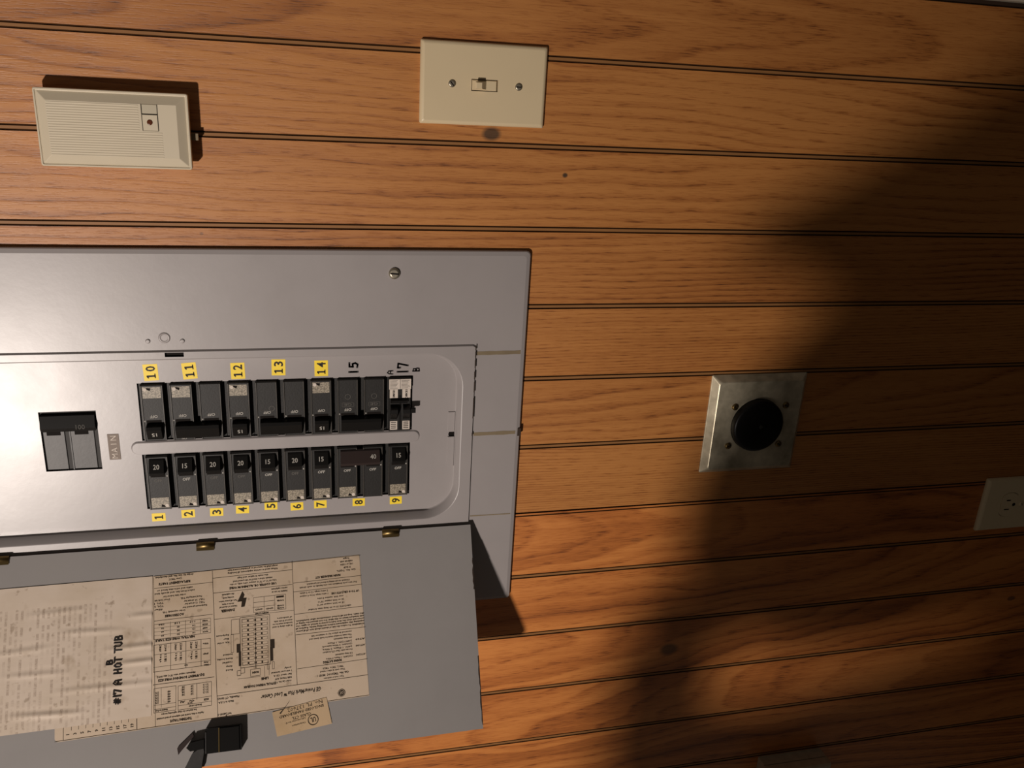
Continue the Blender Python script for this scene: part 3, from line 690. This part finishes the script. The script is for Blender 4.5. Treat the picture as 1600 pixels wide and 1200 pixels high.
BX((122.4, 164.6), (127.2, 168.2), .3); BX((124.4, 168.2), (129., 171.4), .3); LN((131.9, 150.), (132.1, 171.), .2); LN((123., 142.), (131.4, 142.), .2); LN((123., 146.2), (133., 146.2), .2)
BX((119.6, 137.2), (126.2, 139.), .25); BX((119.6, 142.2), (126.0, 143.6), .25)
T('LINE', (134.1, 142.8), (134.3, 149.5), 2.0, .04)
T('TYPICAL WIRING DIAGRAM', (139.6, 135.8), (140.3, 165.4), 2.0, .03)
for s_, a, b, tx_ in ((87.2, 119.4, 138., 'If cable clamp is used'), (84.6, 119.3, 138., 'knockout must be re-'), (82., 119.3, 136.5, 'moved from side'), (79.2, 119.2, 133.5, 'of enclosure')): T(tx_, (s_, a), (s_ + .5, b), 1.4, .01)
for s_, a, b, tx_ in ((90.8, 178.6, 190.2, 'Equipment'), (94.2, 178.6, 183.6, 'Bar'), (97.6, 178.4, 189.6, 'Kit, order'), (108.8, 175.4, 184., 'Insulated'), (112.6, 175.3, 189.4, 'Neutral, bonding'), (116., 175.8, 184.6, 'required'), (119.6, 175.8, 181.6, 'Strap'), (123., 175.4, 181.6, 'Bond')): T(tx_, (s_, a), (s_ + .3, b), 1.4, .01)
for s_, a, b, tx_ in ((138.7, 121.4, 138., 'Order Cat. No. TQL'), (135.6, 121.2, 137., 'NEUTRAL KIT'), (132.6, 121.2, 138., 'Bar rated 125 A'), (129.6, 121., 140., '1 wire per terminal'), (126.4, 121., 128., 'only')): T(tx_, (s_, a), (s_ + .4, b), 1.4, .015)
# third column: parts, tables, torque
T('REPLACEMENT PARTS', (37.0, 213.5), (37.8, 242.1), 2.0, .03); T('Cover TMCC', (33.8, 221.), (34.1, 233.), 1.5, .015); T('Order by Cat. No. and description', (30.5, 210.5), (31.7, 245.), 1.6, .02)
LN((39.8, 193.), (41.4, 246.)); LN((70.0, 193.2), (71.6, 246.))
for s_, a, b, tx_ in ((43.2, 211.2, 243.5, 'cable and wire size listed or'), (46., 209.5, 245.5, 'select from list, and specify kind'), (49.4, 217.4, 238., 'order kits below for'), (52.2, 203., 222.3, 'Panel wiring kit TGL'), (55.2, 200.4, 219.4, 'TGL1  20 circuit bar'), (57.9, 200.4, 218.6, 'TGL2  12 circuit bar'), (61., 198.4, 220.6, 'Equipment ground bar'), (52.8, 232., 245.6, 'Door lock kit'), (55.6, 237.5, 245.8, 'TDL 1'), (58.4, 237.5, 245.8, 'TDL 2'), (61.4, 238.5, 245.8, 'filler'), (64., 217.8, 238.5, 'Order separately TGL')): T(tx_, (s_, a), (s_ + .02 * (b - a), b), 1.5, .008)
T('ACCESSORIES', (67.4, 219.), (68., 236.4), 2.0, .03)
BX((73.4, 195.2), (87.0, 246.), .2)
for z_ in (204.4, 218., 231.4): LN((73.4, z_), (87.0, z_), .2)
for s_ in (76.8, 80.2, 83.6): LN((s_, 195.3), (s_ + 1.5, 246.), .15)
for s_, cells in ((75., ('WIRE', '110', '115', '150')), (78.5, ('SIZE', '14', '40', '70')), (81.8, ('AMP', '12', '35', '60')), (85.2, ('MAX', '10', '30', '55'))):
    for a, tx_ in zip((197.6, 209.2, 223., 237.), cells): T(tx_, (s_ + .3, a), (s_ + .4, a + (5. if len(tx_) > 2 else 2.6)), 1.4, .02)
T('NEUTRAL WIRE SIZE TABLE', (88.9, 209.6), (89.9, 244.6), 1.9, .03)
BX((92.2, 195.4), (116.4, 246.), .25)
for z_ in (204., 217.5, 231.): LN((92.4, z_), (117., z_), .3)
for s_ in (100.9, 112.2): LN((s_, 195.4), (s_ + 1.5, 246.), .18)
for a, tx_ in ((197.2, 'Wire'),): T(tx_, (96.6, a), (96.7, a + 5.), 1.5, .02); T('gauge', (106.2, a), (106.4, a + 5.), 1.5, .02); T('Amp', (113.8, a), (114., a + 4.4), 1.4, .02); T('Max', (116.2, a), (116.4, a + 4.4), 1.4, .02)
for c0 in (207.2, 221., 234.6):
    for i in range(5):
        for j, q in ((0, 0.), (1, 4.6)): T(('14', '12', '10', '8', '6', '4', '3', '2', '1', '60')[(i * 2 + j) % 10], (94.6 + i * 1.55 + (6.6 if i > 3 else 0), c0 + q), (94.7 + i * 1.55 + (6.6 if i > 3 else 0), c0 + q + 2.0), 1.2, .02)
    for i in range(4): T(('20', '30', '40', '60')[i], (103. + i * 2., c0), (103.1 + i * 2., c0 + 2.), 1.2, .02); T(('10', '8', '6', '4')[i], (103. + i * 2., c0 + 4.4), (103.1 + i * 2., c0 + 6.), 1.2, .02)
T('Amp', (114.6, 215.6), (114.8, 219.), 1.4, .02)
T('EQUIPMENT BONDING WIRE SIZE', (124.8, 201.1), (125.9, 242.), 2.0, .03); T('Minimum copper wire 75°C size AWG', (121.7, 209.1), (122.8, 243.), 1.5, .02)
LN((127.8, 192.2), (129.2, 246.4), .35)
BX((131.7, 194.8), (153.1, 224.4), .25); BX((132.1, 226.3), (153.6, 245.4), .25); LN((131.9, 207.8), (146.5, 207.8), .3); LN((132.3, 239.2), (150., 239.), .2)
LN((144.8, 194.8), (145.7, 224.4), .2); LN((149.3, 194.8), (150.2, 224.4), .2); LN((147.0, 226.4), (147.5, 245.), .2); LN((150.6, 226.4), (151.1, 245.), .2)
for i in range(4):
    for a, tx_ in ((197.4, '21.2'), (210.8, '25'), (218.6, '35')): T(tx_, (134. + i * 2.3, a), (134.1 + i * 2.3, a + (5. if len(tx_) > 2 else 2.6)), 1.5, .02)
for i in range(5):
    for a, tx_ in ((230.8, '45'), (241.2, '275')): T(tx_, (136.6 + i * 2.2, a), (136.7 + i * 2.2, a + 3.), 1.5, .02)
for a, tx_ in ((197.2, 'SIZE'), (210., 'Cu'), (218., 'Al')): T(tx_, (147.2, a), (147.3, a + 4.4), 1.5, .03)
T('Lb-In', (149.0, 212.), (149.1, 216.), 1.4, .02); T('Branch screw', (151.4, 203.7), (151.8, 215.), 1.5, .02); T('Neutral bar lb-in', (152.2, 233.5), (152.7, 244.), 1.5, .02)
T('TIGHTENING TORQUE', (162.2, 212.3), (162.9, 231.3), 2.1, .03)
T('Applies to line, neutral and equipment ground terminals', (158.7, 201.6), (159.8, 243.), 1.5, .015); T('See markers for their tightening torque', (155.3, 207.9), (156.2, 239.), 1.5, .015)
# directory numbers along the end of the label, read with the top of the panel upwards
LN((157.9, 321.3), (168.4, 321.0), .35); LN((157.2, 260.0), (166.7, 259.8), .5)
for i in range(10):
    z_ = 317.6 - i * 5.95; a, b = toL((164.0 + .029 * (z_ - 317.6) + .0) / 1000, z_ / 1000)
    text(LB, ('1', '3', '5', '7', '9', '11', '13', '15', '17', '19')[i], lambda u, v_, a=a, b=b: fi(a + v_, b - u), 0, 0, .0026, None, 1, .02, 0, 1)
    zz_ = z_ - 2.9; ss_ = 157.4 + .029 * (zz_ - 320)
    if i < 9: LN((ss_ - 1.4, zz_), (ss_ + 3.6, zz_), .25)
# round emblem
a, b = toL(.1555, .0743); n = 28
LB.add([fi(a + .0036 * math.cos(2 * PI * i / n), b + .0036 * math.sin(2 * PI * i / n)) for i in range(n)], [tuple(range(n))], 1)
f2 = LMAP(.0007)
LB.rings([[f2(a + q * math.cos(2 * PI * i / n), b + q * math.sin(2 * PI * i / n)) for i in range(n)] for q in (.0028, .0031)], 0, False, False)
text(LB, 'GE', f2, a, b, .0026, .0036, 0, .0, .3)
LB.build('instruction_label', ['paper', 'inkbrown'], door, PORG, fix=False, label='stained printed instruction label with wiring diagram')

# pasted directory sheet with typed rows and handwriting
mb = MB()
CR = [(.50, .262, .030, .0013, .08), (.61, .258, .022, .0015, .03), (.76, .285, .050, .0010, -.12), (.90, .335, .035, .0013, -.5), (.36, .300, .030, .0009, -.35), (.28, .255, .016, .0010, .05),
      (.45, .360, .030, .0008, .4), (.62, .345, .030, .0008, -.3), (.20, .330, .030, .0007, .3)]
def crease(a, b):                                             # pressed wrinkles in the pasted sheet
    h = 0.0
    for a0, b0, L, amp, sl in CR:
        d = a - a0 - sl * (b - b0); t = max(0., 1 - ((b - b0) / L) ** 2)
        h += .75 * amp * t * (math.exp(-(d / .018) ** 2) - .35 * math.exp(-((d + .03) / .022) ** 2))
    return h
f3 = lambda a, b: dmap(.0296 + .0013 * ((b - .248) / .13) + a * (.1267 + .0010 * ((b - .248) / .13)), b + .0, .0007 + crease(a, b))
gridpatch(mb, f3, 0, 1, .2478, .4400, 90, 60)
for i in range(len(mb.sm)): mb.sm[i] = True
f4 = lambda u, v_: dmap(-u, v_, .0013 + crease((-u - .0296) / .1267, v_))
cur = 142.5; kk = .80
for wd, ch in ((7.2, '#'), (3.6, '1'), (6.6, '7'), (3.4, ' '), (7.2, 'A'), (5.0, ' '), (7.2, 'H'), (5.6, 'O'), (7.0, 'T'), (4.0, ' '), (6.8, 'T'), (6.6, 'U'), (6.8, 'B')):
    if ch != ' ': hand(mb, ch, f4, -cur / 1000, .2738, wd * kk * .84 / 1000, .0066, .0012, 1)
    cur -= wd * kk
hand(mb, 'B', f4, -.1075, .2818, .0046, .0052, .0012, 1)
mb.build('directory_sheet', ['sheet', 'ink'], door, PORG, fix=False, label='faded paper sheet with handwriting')

# yellowed inspection sticker
mb = MB()
def UL(off):
    def f(a, b): return dmap(.1579 + .155 * a + b, .0890 + a - .155 * b, off)
    return f
u1, u2 = UL(.0007), UL(.0009)
mb.add([u1(*p) for p in ((0., 0.), (.0512, .0), (.0505, .0225), (-.0005, .0250))], [(0, 1, 2, 3)])
def UT(body, p0, p1, h, bold=.01):
    def inv(s_, z_):
        A, Bq = s_ / 1000 - .1579, z_ / 1000 - .0890; b = (A - .155 * Bq) / (1 + .155 ** 2); return Bq + .155 * b, b
    a0, a1 = inv(*p0), inv(*p1); text(mb, body, u2, (a0[0] + a1[0]) / 2, (a0[1] + a1[1]) / 2, h / 1000, abs(a1[0] - a0[0]), 1, bold, 0, 1)
UT('No. PL 137602', (161.4, 93.), (165.6, 126.), 3.2, -.005); UT('ENCLOSED PANELBOARD', (166.0, 92.), (170.2, 134.), 2.3); UT('CLASS CTL', (171.2, 104.), (173.6, 121.9), 2.4)
UT('Laboratories Inc.®', (174.6, 109.5), (177.6, 128.), 1.5, .005); UT('Underwriters', (178.4, 109.5), (180.6, 122.), 1.6, .005)
A, Bq = .1770 - .1579, .1022 - .0890; bb = (A - .155 * Bq) / 1.024; aa = Bq + .155 * bb; n = 24
mb.rings([[u2(aa + q * math.cos(2 * PI * i / n), bb + q * math.sin(2 * PI * i / n)) for i in range(n)] for q in (.0043, .0050)], 1, False, False)
text(mb, 'UL', u2, aa, bb + .0, .0042, .0048, 1, .02)
mb.build('inspection_sticker', ['ul', 'inkbrown'], door, PORG, fix=False, label='yellowed inspection sticker, torn on one corner')
mb = MB()
mb.add([dmap(s_ / 1000, z_ / 1000, .0011) for s_, z_ in ((157.2, 124.), (158.6, 124.6), (168.2, 132.2), (167.4, 133.4), (162., 127.6))], [(0, 1, 2, 3, 4)])
mb.build('sticker_tear', 'chip', door, PORG, fix=False)

# black latch by the free edge
mb = MB()
def dbox(mb, s0, s1, z0, z1, o0, o1, mi=0):
    v = [dmap(s_, z_, o_) for s_ in (s0, s1) for o_ in (o0, o1) for z_ in (z0, z1)]
    mb.add(v, [(0, 1, 3, 2), (4, 6, 7, 5), (0, 4, 5, 1), (2, 3, 7, 6), (0, 2, 6, 4), (1, 5, 7, 3)], mi)
dbox(mb, .1725, .1945, .1680, .1998, .0, .0075); dbox(mb, .1735, .1938, .1700, .1880, .0075, .0085)
dbox(mb, .1728, .1940, .1873, .1882, .0085, .0092, 1); dbox(mb, .1755, .1940, .1990, .2000, .0060, .0080, 2)  # thin paler strips put the latch's highlight lines into the colour
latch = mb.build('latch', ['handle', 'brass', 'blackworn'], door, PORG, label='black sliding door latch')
mb = MB()
for poly, o0, o1 in ((((.1870, .2020), (.1925, .2012), (.2090, .2040), (.2290, .2140), (.2330, .2290), (.2180, .2260), (.2030, .2170), (.1935, .2120)), .0, .0060),):
    mb.rings([[dmap(s_, z_, o_) for s_, z_ in poly] for o_ in (o0, o1)], 0)
for poly, o0, o1 in ((((.1815, .2010), (.1895, .2010), (.1905, .2130), (.1870, .2165), (.1830, .2130)), .0, .0080),):
    mb.rings([[dmap(s_, z_, o_) for s_, z_ in poly] for o_ in (o0, o1)], 1)
mb.rings([[dmap(s_, z_, o_) for s_, z_ in ((.1755, .2116), (.1785, .2104), (.1900, .2215), (.1930, .2240), (.1870, .2250))] for o_ in (.0, .0022)], 2)
mb.build('latch_lever', ['blackworn', 'handle', 'brownblack'], door, PORG)

# ------------------------------------------------------------------ toggle switch on the wall
SO = (.1186, 0, -.0622)
sw = root('light_switch', SO, 'ivory toggle light switch plate with two slotted screws', 'light switch')
mb = MB(); x0, x1, z0, z1 = .0838, .1536, -.1190, -.0050
hole = rect(.1132, .1232, -.0742, -.0502)
R_ = [rrect(x0 + i, x1 - i, z0 + i, z1 - i, .0014, 3) for i in (.0, .0002, .0014, .0034)]
skirt(mb, R_[0], -.0001, R_[0], -.0030, sm=True); skirt(mb, R_[0], -.0030, R_[2], -.0050, sm=True); skirt(mb, R_[2], -.0050, R_[3], -.0056, sm=True)
fill_holes(mb, -.0056, R_[3], [hole]); skirt(mb, hole, -.0056, hole, -.0020)
mb.build('plate', 'ivory', sw, SO)
mb = MB(); mb.box((.1128, -.0018, -.0746), (.1236, -.0010, -.0498)); mb.build('recess', 'tapebrown', sw, SO)
mb = MB(); mb.box((.1139, -.0018, -.0733), (.1225, -.0050, -.0510), 0, .0006); mb.build('toggle_base', 'ivory', sw, SO)
mb = MB(); mb.rings([[(.1147, -.0045, -.0640), (.1217, -.0045, -.0640), (.1217, -.0045, -.0560), (.1147, -.0045, -.0560)], [(.1153, -.0120, -.0592), (.1211, -.0120, -.0592), (.1211, -.0120, -.0525), (.1153, -.0120, -.0525)], [(.1159, -.0132, -.0582), (.1205, -.0132, -.0582), (.1205, -.0132, -.0535), (.1159, -.0132, -.0535)]])
mb.build('toggle', 'ivory', sw, SO)
for z_, an in ((-.0327, .7), (-.0932, PI / 2)): slot_screw('plate_screw', .1184, -.0056, z_, .0032, 'zinc', sw, SO, an, .0013)

# ------------------------------------------------------------------ small wall alarm
DO = (.069, 0, .186)
al = root('wall_alarm', DO, 'cream plastic alarm box with fine ribs and a small dark lens', 'alarm')
mb = MB(); mb.box((.0440, -.0001, .1915), (.0945, -.0125, .2965)); mb.build('base', 'greykey', al, DO)
mb = MB(); mb.box((.0625, -.0040, .1815), (.0680, -.0090, .1916)); mb.build('side_tab', 'residue', al, DO)
mb = MB(); x0, x1, z0, z1 = .0392, .0994, .1870, .3018
L_ = lambda i: rrect(x0 + i, x1 - i, z0 + i, z1 - i, max(.0006, .0016 - i * .5), 3)
KEY = rect(.0695, .0905, .2104, .2226)
seq = [(0, -.0100), (0, -.0168), (.0004, -.0172), (.0012, -.0172), (.0015, -.0165), (.0022, -.0163), (.0090, -.0205)]
mb.rings([[(x, -.0100, z) for x, z in L_(0)], [(x, -.0100, z) for x, z in L_(.003)]], 0, False, True)
for (i0, y0), (i1, y1) in zip(seq, seq[1:]): skirt(mb, L_(i0), y0, L_(i1), y1)
ro = rect(x0 + .009, x1 - .009, z0 + .009, z1 - .009)
mb.add([(x, -.0205, z) for x, z in ro + KEY], [(i, (i + 1) % 4, 4 + (i + 1) % 4, 4 + i) for i in range(4)]); skirt(mb, KEY, -.0205, KEY, -.0175)
mb.build('cover', 'ivorygrey', al, DO)
mb = MB()
for i in range(22):
    x_ = .0488 + i * .00192
    zt = .2250 if .0685 < x_ < .0915 else .2080
    mb.rings([[(x_ - .0006, -.0205, zt), (x_, -.02075, zt), (x_ + .0006, -.0205, zt)], [(x_ - .0006, -.0205, .2925), (x_, -.02075, .2925), (x_ + .0006, -.0205, .2925)]])
mb.build('grille_ribs', 'ivorygrey', al, DO, kind='stuff')
mb = MB(); mb.box((.0829, -.0173, .2107), (.0902, -.0202, .2223), 0, .0003); mb.build('blank_key', 'greykey', al, DO)
mb = MB(); mb.box((.0698, -.0173, .2107), (.0823, -.0207, .2223), 0, .0003); ky = mb.build('button', 'ivorygrey', al, DO)
mb = MB(); mb.disc(.0764, -.0210, .2168, .0022, 18, 0, .0016, .0004); mb.build('lens', 'led', ky, DO, label='dark red lens')
mb = MB()
for i in range(2): mb.box((.0698, -.0173, .2102 + i * .0123), (.0905, -.0206, .2105 + i * .0123))
mb.box((.0824, -.0173, .2104), (.0828, -.02055, .2226)); mb.build('key_gap', 'slot', al, DO)

# ------------------------------------------------------------------ heavy round receptacle
RO = (-.2222, 0, -.4415)
dr = root('dryer_receptacle', RO, 'round black heavy duty receptacle in a square stainless plate', 'outlet')
mb = MB(); x0, x1, z0, z1 = -.2800, -.1640, -.4418, -.3268
Q = [rrect(x0 + i, x1 - i, z0 + i, z1 - i, .0015 + i * .3, 4) for i in (0., .0006, .0058, .0068)]
skirt(mb, Q[0], -.0001, Q[0], -.0014); skirt(mb, Q[0], -.0014, Q[1], -.0020); skirt(mb, Q[1], -.0020, Q[2], -.0078); Q25 = rrect(x0 + .0061, x1 - .0061, z0 + .0061, z1 - .0061, .0035, 4); skirt(mb, Q[2], -.0078, Q25, -.0081); skirt(mb, Q25, -.0081, Q[3], -.0086)
n = 40; HC = [(-.2208 + .0306 * math.cos(2 * PI * i / n), -.3840 + .0306 * math.sin(2 * PI * i / n)) for i in range(n)]
fill_holes(mb, -.0086, Q[3], [HC]); skirt(mb, HC, -.0086, HC, -.0050)
mb.build('plate', 'steel', dr, RO)
mb = MB(); rg = lambda r_, y_: [(-.2208 + r_ * math.cos(2 * PI * i / n), y_, -.3840 + r_ * math.sin(2 * PI * i / n)) for i in range(n)]
mb.rings([rg(.0302, -.0010), rg(.0302, -.0070), rg(.0300, -.0142), rg(.0290, -.0156), rg(.0266, -.0161), rg(.0200, -.0162)], 0, True, True, True)
mb.build('receptacle_face', 'handle', dr, RO)
def blade(cx, cz, L, wd, ang):
    c_, s_ = math.cos(ang), math.sin(ang); return [(cx + a * c_ - b * s_, -.01640, cz + a * s_ + b * c_) for a, b in ((-wd / 2, -L / 2), (wd / 2, -L / 2), (wd / 2, L / 2), (-wd / 2, L / 2))]
for (cx, cz, L, wd, an) in ((-.2310, -.3790, .0140, .0024, .5), (-.2106, -.3790, .0140, .0024, -.5)):
    mb = MB(); mb.add(blade(cx, cz, L, wd, an), [(0, 1, 2, 3)]); mb.build('blade_slot', 'slot', dr, RO, fix=False)
mb = MB(); mb.add(blade(-.2208, -.3980, .0130, .0024, 0), [(0, 1, 2, 3)]); mb.add(blade(-.2178, -.3927, .0024, .0062, 0), [(0, 1, 2, 3)]); mb.build('blade_slot', 'slot', dr, RO, fix=False)
mb = MB(); mb.disc(-.2208, -.0168, -.3860, .0022, 12, 0, .0016, .0006); mb.build('centre_rivet', 'blackworn', dr, RO)
for x_, z_, an in ((-.1990, -.3550, .3), (-.1991, -.4168, 1.2), (-.2452, -.3536, 2.0), (-.2457, -.4156, .9)): slot_screw('plate_screw', x_, -.0086, z_, .0037, 'brass', dr, RO, an, .0020)

# ------------------------------------------------------------------ duplex outlet low on the wall
UO = (-.3490, 0, -.838)
du = root('duplex_outlet', UO, 'ivory duplex outlet plate low on the wall in deep shadow', 'outlet')
mb = MB(); x0, x1, z0, z1 = -.3850, -.3125, -.8380, -.7225
faces = []
for zc in (-.7608, -.7998):
    lp = [(-.3488 + .0172 * math.cos(2 * PI * i / 28), zc + max(-.0118, min(.0118, .0172 * math.sin(2 * PI * i / 28)))) for i in range(28)]
    faces.append((zc, lp))
Q = [rrect(x0 + i, x1 - i, z0 + i, z1 - i, .0014, 3) for i in (0., .0014, .0040)]
skirt(mb, Q[0], -.0001, Q[0], -.0025, sm=True); skirt(mb, Q[0], -.0025, Q[1], -.0048, sm=True); skirt(mb, Q[1], -.0048, Q[2], -.0058, sm=True)
fill_holes(mb, -.0058, Q[2], [l for _, l in faces])
for _, l in faces: skirt(mb, l, -.0058, l, -.0030)
mb.build('plate', 'ivory', du, UO)
for zc, lp in faces:
    mb = MB(); ins = [(-.3488 + (x_ + .3488) * .97, zc + (z_ - zc) * .97) for x_, z_ in lp]
    skirt(mb, ins, -.0030, ins, -.0064); mb.add([(x_, -.0064, z_) for x_, z_ in ins], [tuple(range(len(ins)))])
    for sx, L in ((-.0064, .0072), (.0064, .0060)):
        mb.add([(-.3488 + sx - .0008, -.0066, zc + .0020 - L / 2), (-.3488 + sx + .0008, -.0066, zc + .0020 - L / 2), (-.3488 + sx + .0008, -.0066, zc + .0020 + L / 2), (-.3488 + sx - .0008, -.0066, zc + .0020 + L / 2)], [(0, 1, 2, 3)], 1)
    mb.disc(-.3488, -.0066, zc - .0072, .0024, 12, 1)
    mb.build('receptacle_face', ['ivory', 'slot'], du, UO, fix=False)
slot_screw('plate_screw', -.3488, -.0058, -.7803, .0030, 'ivory', du, UO, .4, .0012)

# ------------------------------------------------------------------ small junction box at the side
JO = (-.745, 0, -.566)
jb = root('junction_box', JO, 'grimy cream surface mounted junction box in the shadow at the side', 'junction box')
mb = MB(); mb.box((-.781, -.0001, -.5660), (-.709, -.0155, -.4741)); mb.build('base', 'jack', jb, JO)
mb = MB(); mb.box((-.779, -.0155, -.5640), (-.711, -.0168, -.4761)); mb.build('seam', 'slot', jb, JO)
mb = MB(); mb.box((-.781, -.0168, -.5665), (-.709, -.0300, -.4736), 0, .002); mb.build('lid', 'jack', jb, JO)

# ------------------------------------------------------------------ unseen figure added between lamp and wall, shaped to shade the boards
def shadow_figure():
    P = dict(pelvis=(-.56, -.98, -.38, .135, .105), spine=(-.56, -.98, -.16, .130, .10), chest=(-.56, -.97, .0, .155, .11), neck=(-.588, -.93, .134, .142, .115), head=(-.576, -.90, .222, .145, .14), crown=(-.555, -.90, .305, .12, .12),
             rsh=(-.424, -.94, .170, .120, .11), relb=(-.285, -.98, -.05, .080, .07), rwr=(-.20, -1.0, -.15, .045, .040), rhand=(-.18, -.99, -.20, .042, .028),
             lsh=(-.775, -.96, -.060, .080, .075), lelb=(-.800, -.93, .240, .082, .065), lwr=(-.785, -.90, .340, .052, .046), lhand=(-.728, -.87, .310, .045, .032),
             rhip=(-.465, -.98, -.47, .092, .092), rkn=(-.455, -.96, -.80, .065, .065), rank=(-.45, -.99, -1.115, .045, .045), rtoe=(-.44, -.84, -1.155, .038, .036),
             lhip=(-.655, -.98, -.47, .092, .092), lkn=(-.665, -.96, -.80, .065, .065), lank=(-.67, -.99, -1.115, .045, .045), ltoe=(-.68, -.84, -1.155, .038, .036))
    E_ = [('pelvis', 'spine'), ('spine', 'chest'), ('chest', 'neck'), ('neck', 'head'), ('head', 'crown'), ('chest', 'rsh'), ('rsh', 'relb'), ('relb', 'rwr'), ('rwr', 'rhand'), ('chest', 'lsh'), ('lsh', 'lelb'), ('lelb', 'lwr'), ('lwr', 'lhand'),
          ('pelvis', 'rhip'), ('rhip', 'rkn'), ('rkn', 'rank'), ('rank', 'rtoe'), ('pelvis', 'lhip'), ('lhip', 'lkn'), ('lkn', 'lank'), ('lank', 'ltoe')]
    for sd, base, up in (('r', Vector((-.18, -.99, -.20)), Vector((.20, .30, -1.))), ('l', Vector((-.728, -.87, .310)), Vector((1., .25, -.15)))):
        up.normalize(); side = up.cross(Vector((0, 1, .2))).normalized()
        for k, L in enumerate((.060, .070, .066, .052)):
            a = base + side * (.027 - .018 * k) + up * .030; q = a + up * L * .55; e = q + up * L * .40 + Vector((0, .018, 0))
            for nm, pt, rr in (('a', a, .0095), ('b', q, .0085), ('c', e, .0070)): P['%sf%d%s' % (sd, k, nm)] = (*pt, rr, rr)
            E_ += [('%shand' % sd, '%sf%da' % (sd, k)), ('%sf%da' % (sd, k), '%sf%db' % (sd, k)), ('%sf%db' % (sd, k), '%sf%dc' % (sd, k))]
        a = base + side * .036; q = a + side * .022 + up * .028; P[sd + 'ta'] = (*a, .012, .011); P[sd + 'tb'] = (*q, .009, .009); E_ += [('%shand' % sd, sd + 'ta'), (sd + 'ta', sd + 'tb')]
    names = list(P); ix = {n_: i for i, n_ in enumerate(names)}; org = Vector((-.56, -.96, -1.2))
    me = bpy.data.meshes.new('body_rig'); me.from_pydata([tuple(Vector(P[n_][:3]) - org) for n_ in names], [(ix[a], ix[b]) for a, b in E_], [])
    ob = bpy.data.objects.new('body_rig', me); C.objects.link(ob)
    ob.modifiers.new('skin', 'SKIN'); sb = ob.modifiers.new('smooth', 'SUBSURF'); sb.levels = sb.render_levels = 2
    for i, n_ in enumerate(names): me.skin_vertices[0].data[i].radius = P[n_][3:5]; me.skin_vertices[0].data[i].use_root = (n_ == 'pelvis')
    dg = bpy.context.evaluated_depsgraph_get(); dg.update()
    me2 = bpy.data.meshes.new_from_object(ob.evaluated_get(dg)); bpy.data.objects.remove(ob)
    for k in ('cloth', 'jeans', 'skin', 'shoe'): me2.materials.append(M[k])
    for p in me2.polygons:
        c = p.center + org; p.use_smooth = True
        mi = 3 if c.z < -1.09 else 1 if c.z < -.30 else 0
        if c.z > .27 and c.x < -.66 and c.x > -.765 or c.z < -.165 and c.x > -.27 and c.z > -.35: mi = 2
        if .155 < c.z < .30 and c.y > -.83 and abs(c.x + .57) < .075: mi = 2
        p.material_index = mi
    me2.name = 'shadow_figure'
    o = bpy.data.objects.new('shadow_figure', me2); C.objects.link(o); o.location = org + Vector((0, 0, H))
    tag(o, 'unseen figure in a dark hooded jacket, arm raised, added to cast the shadow on the boards', 'shadow_figure')
shadow_figure()
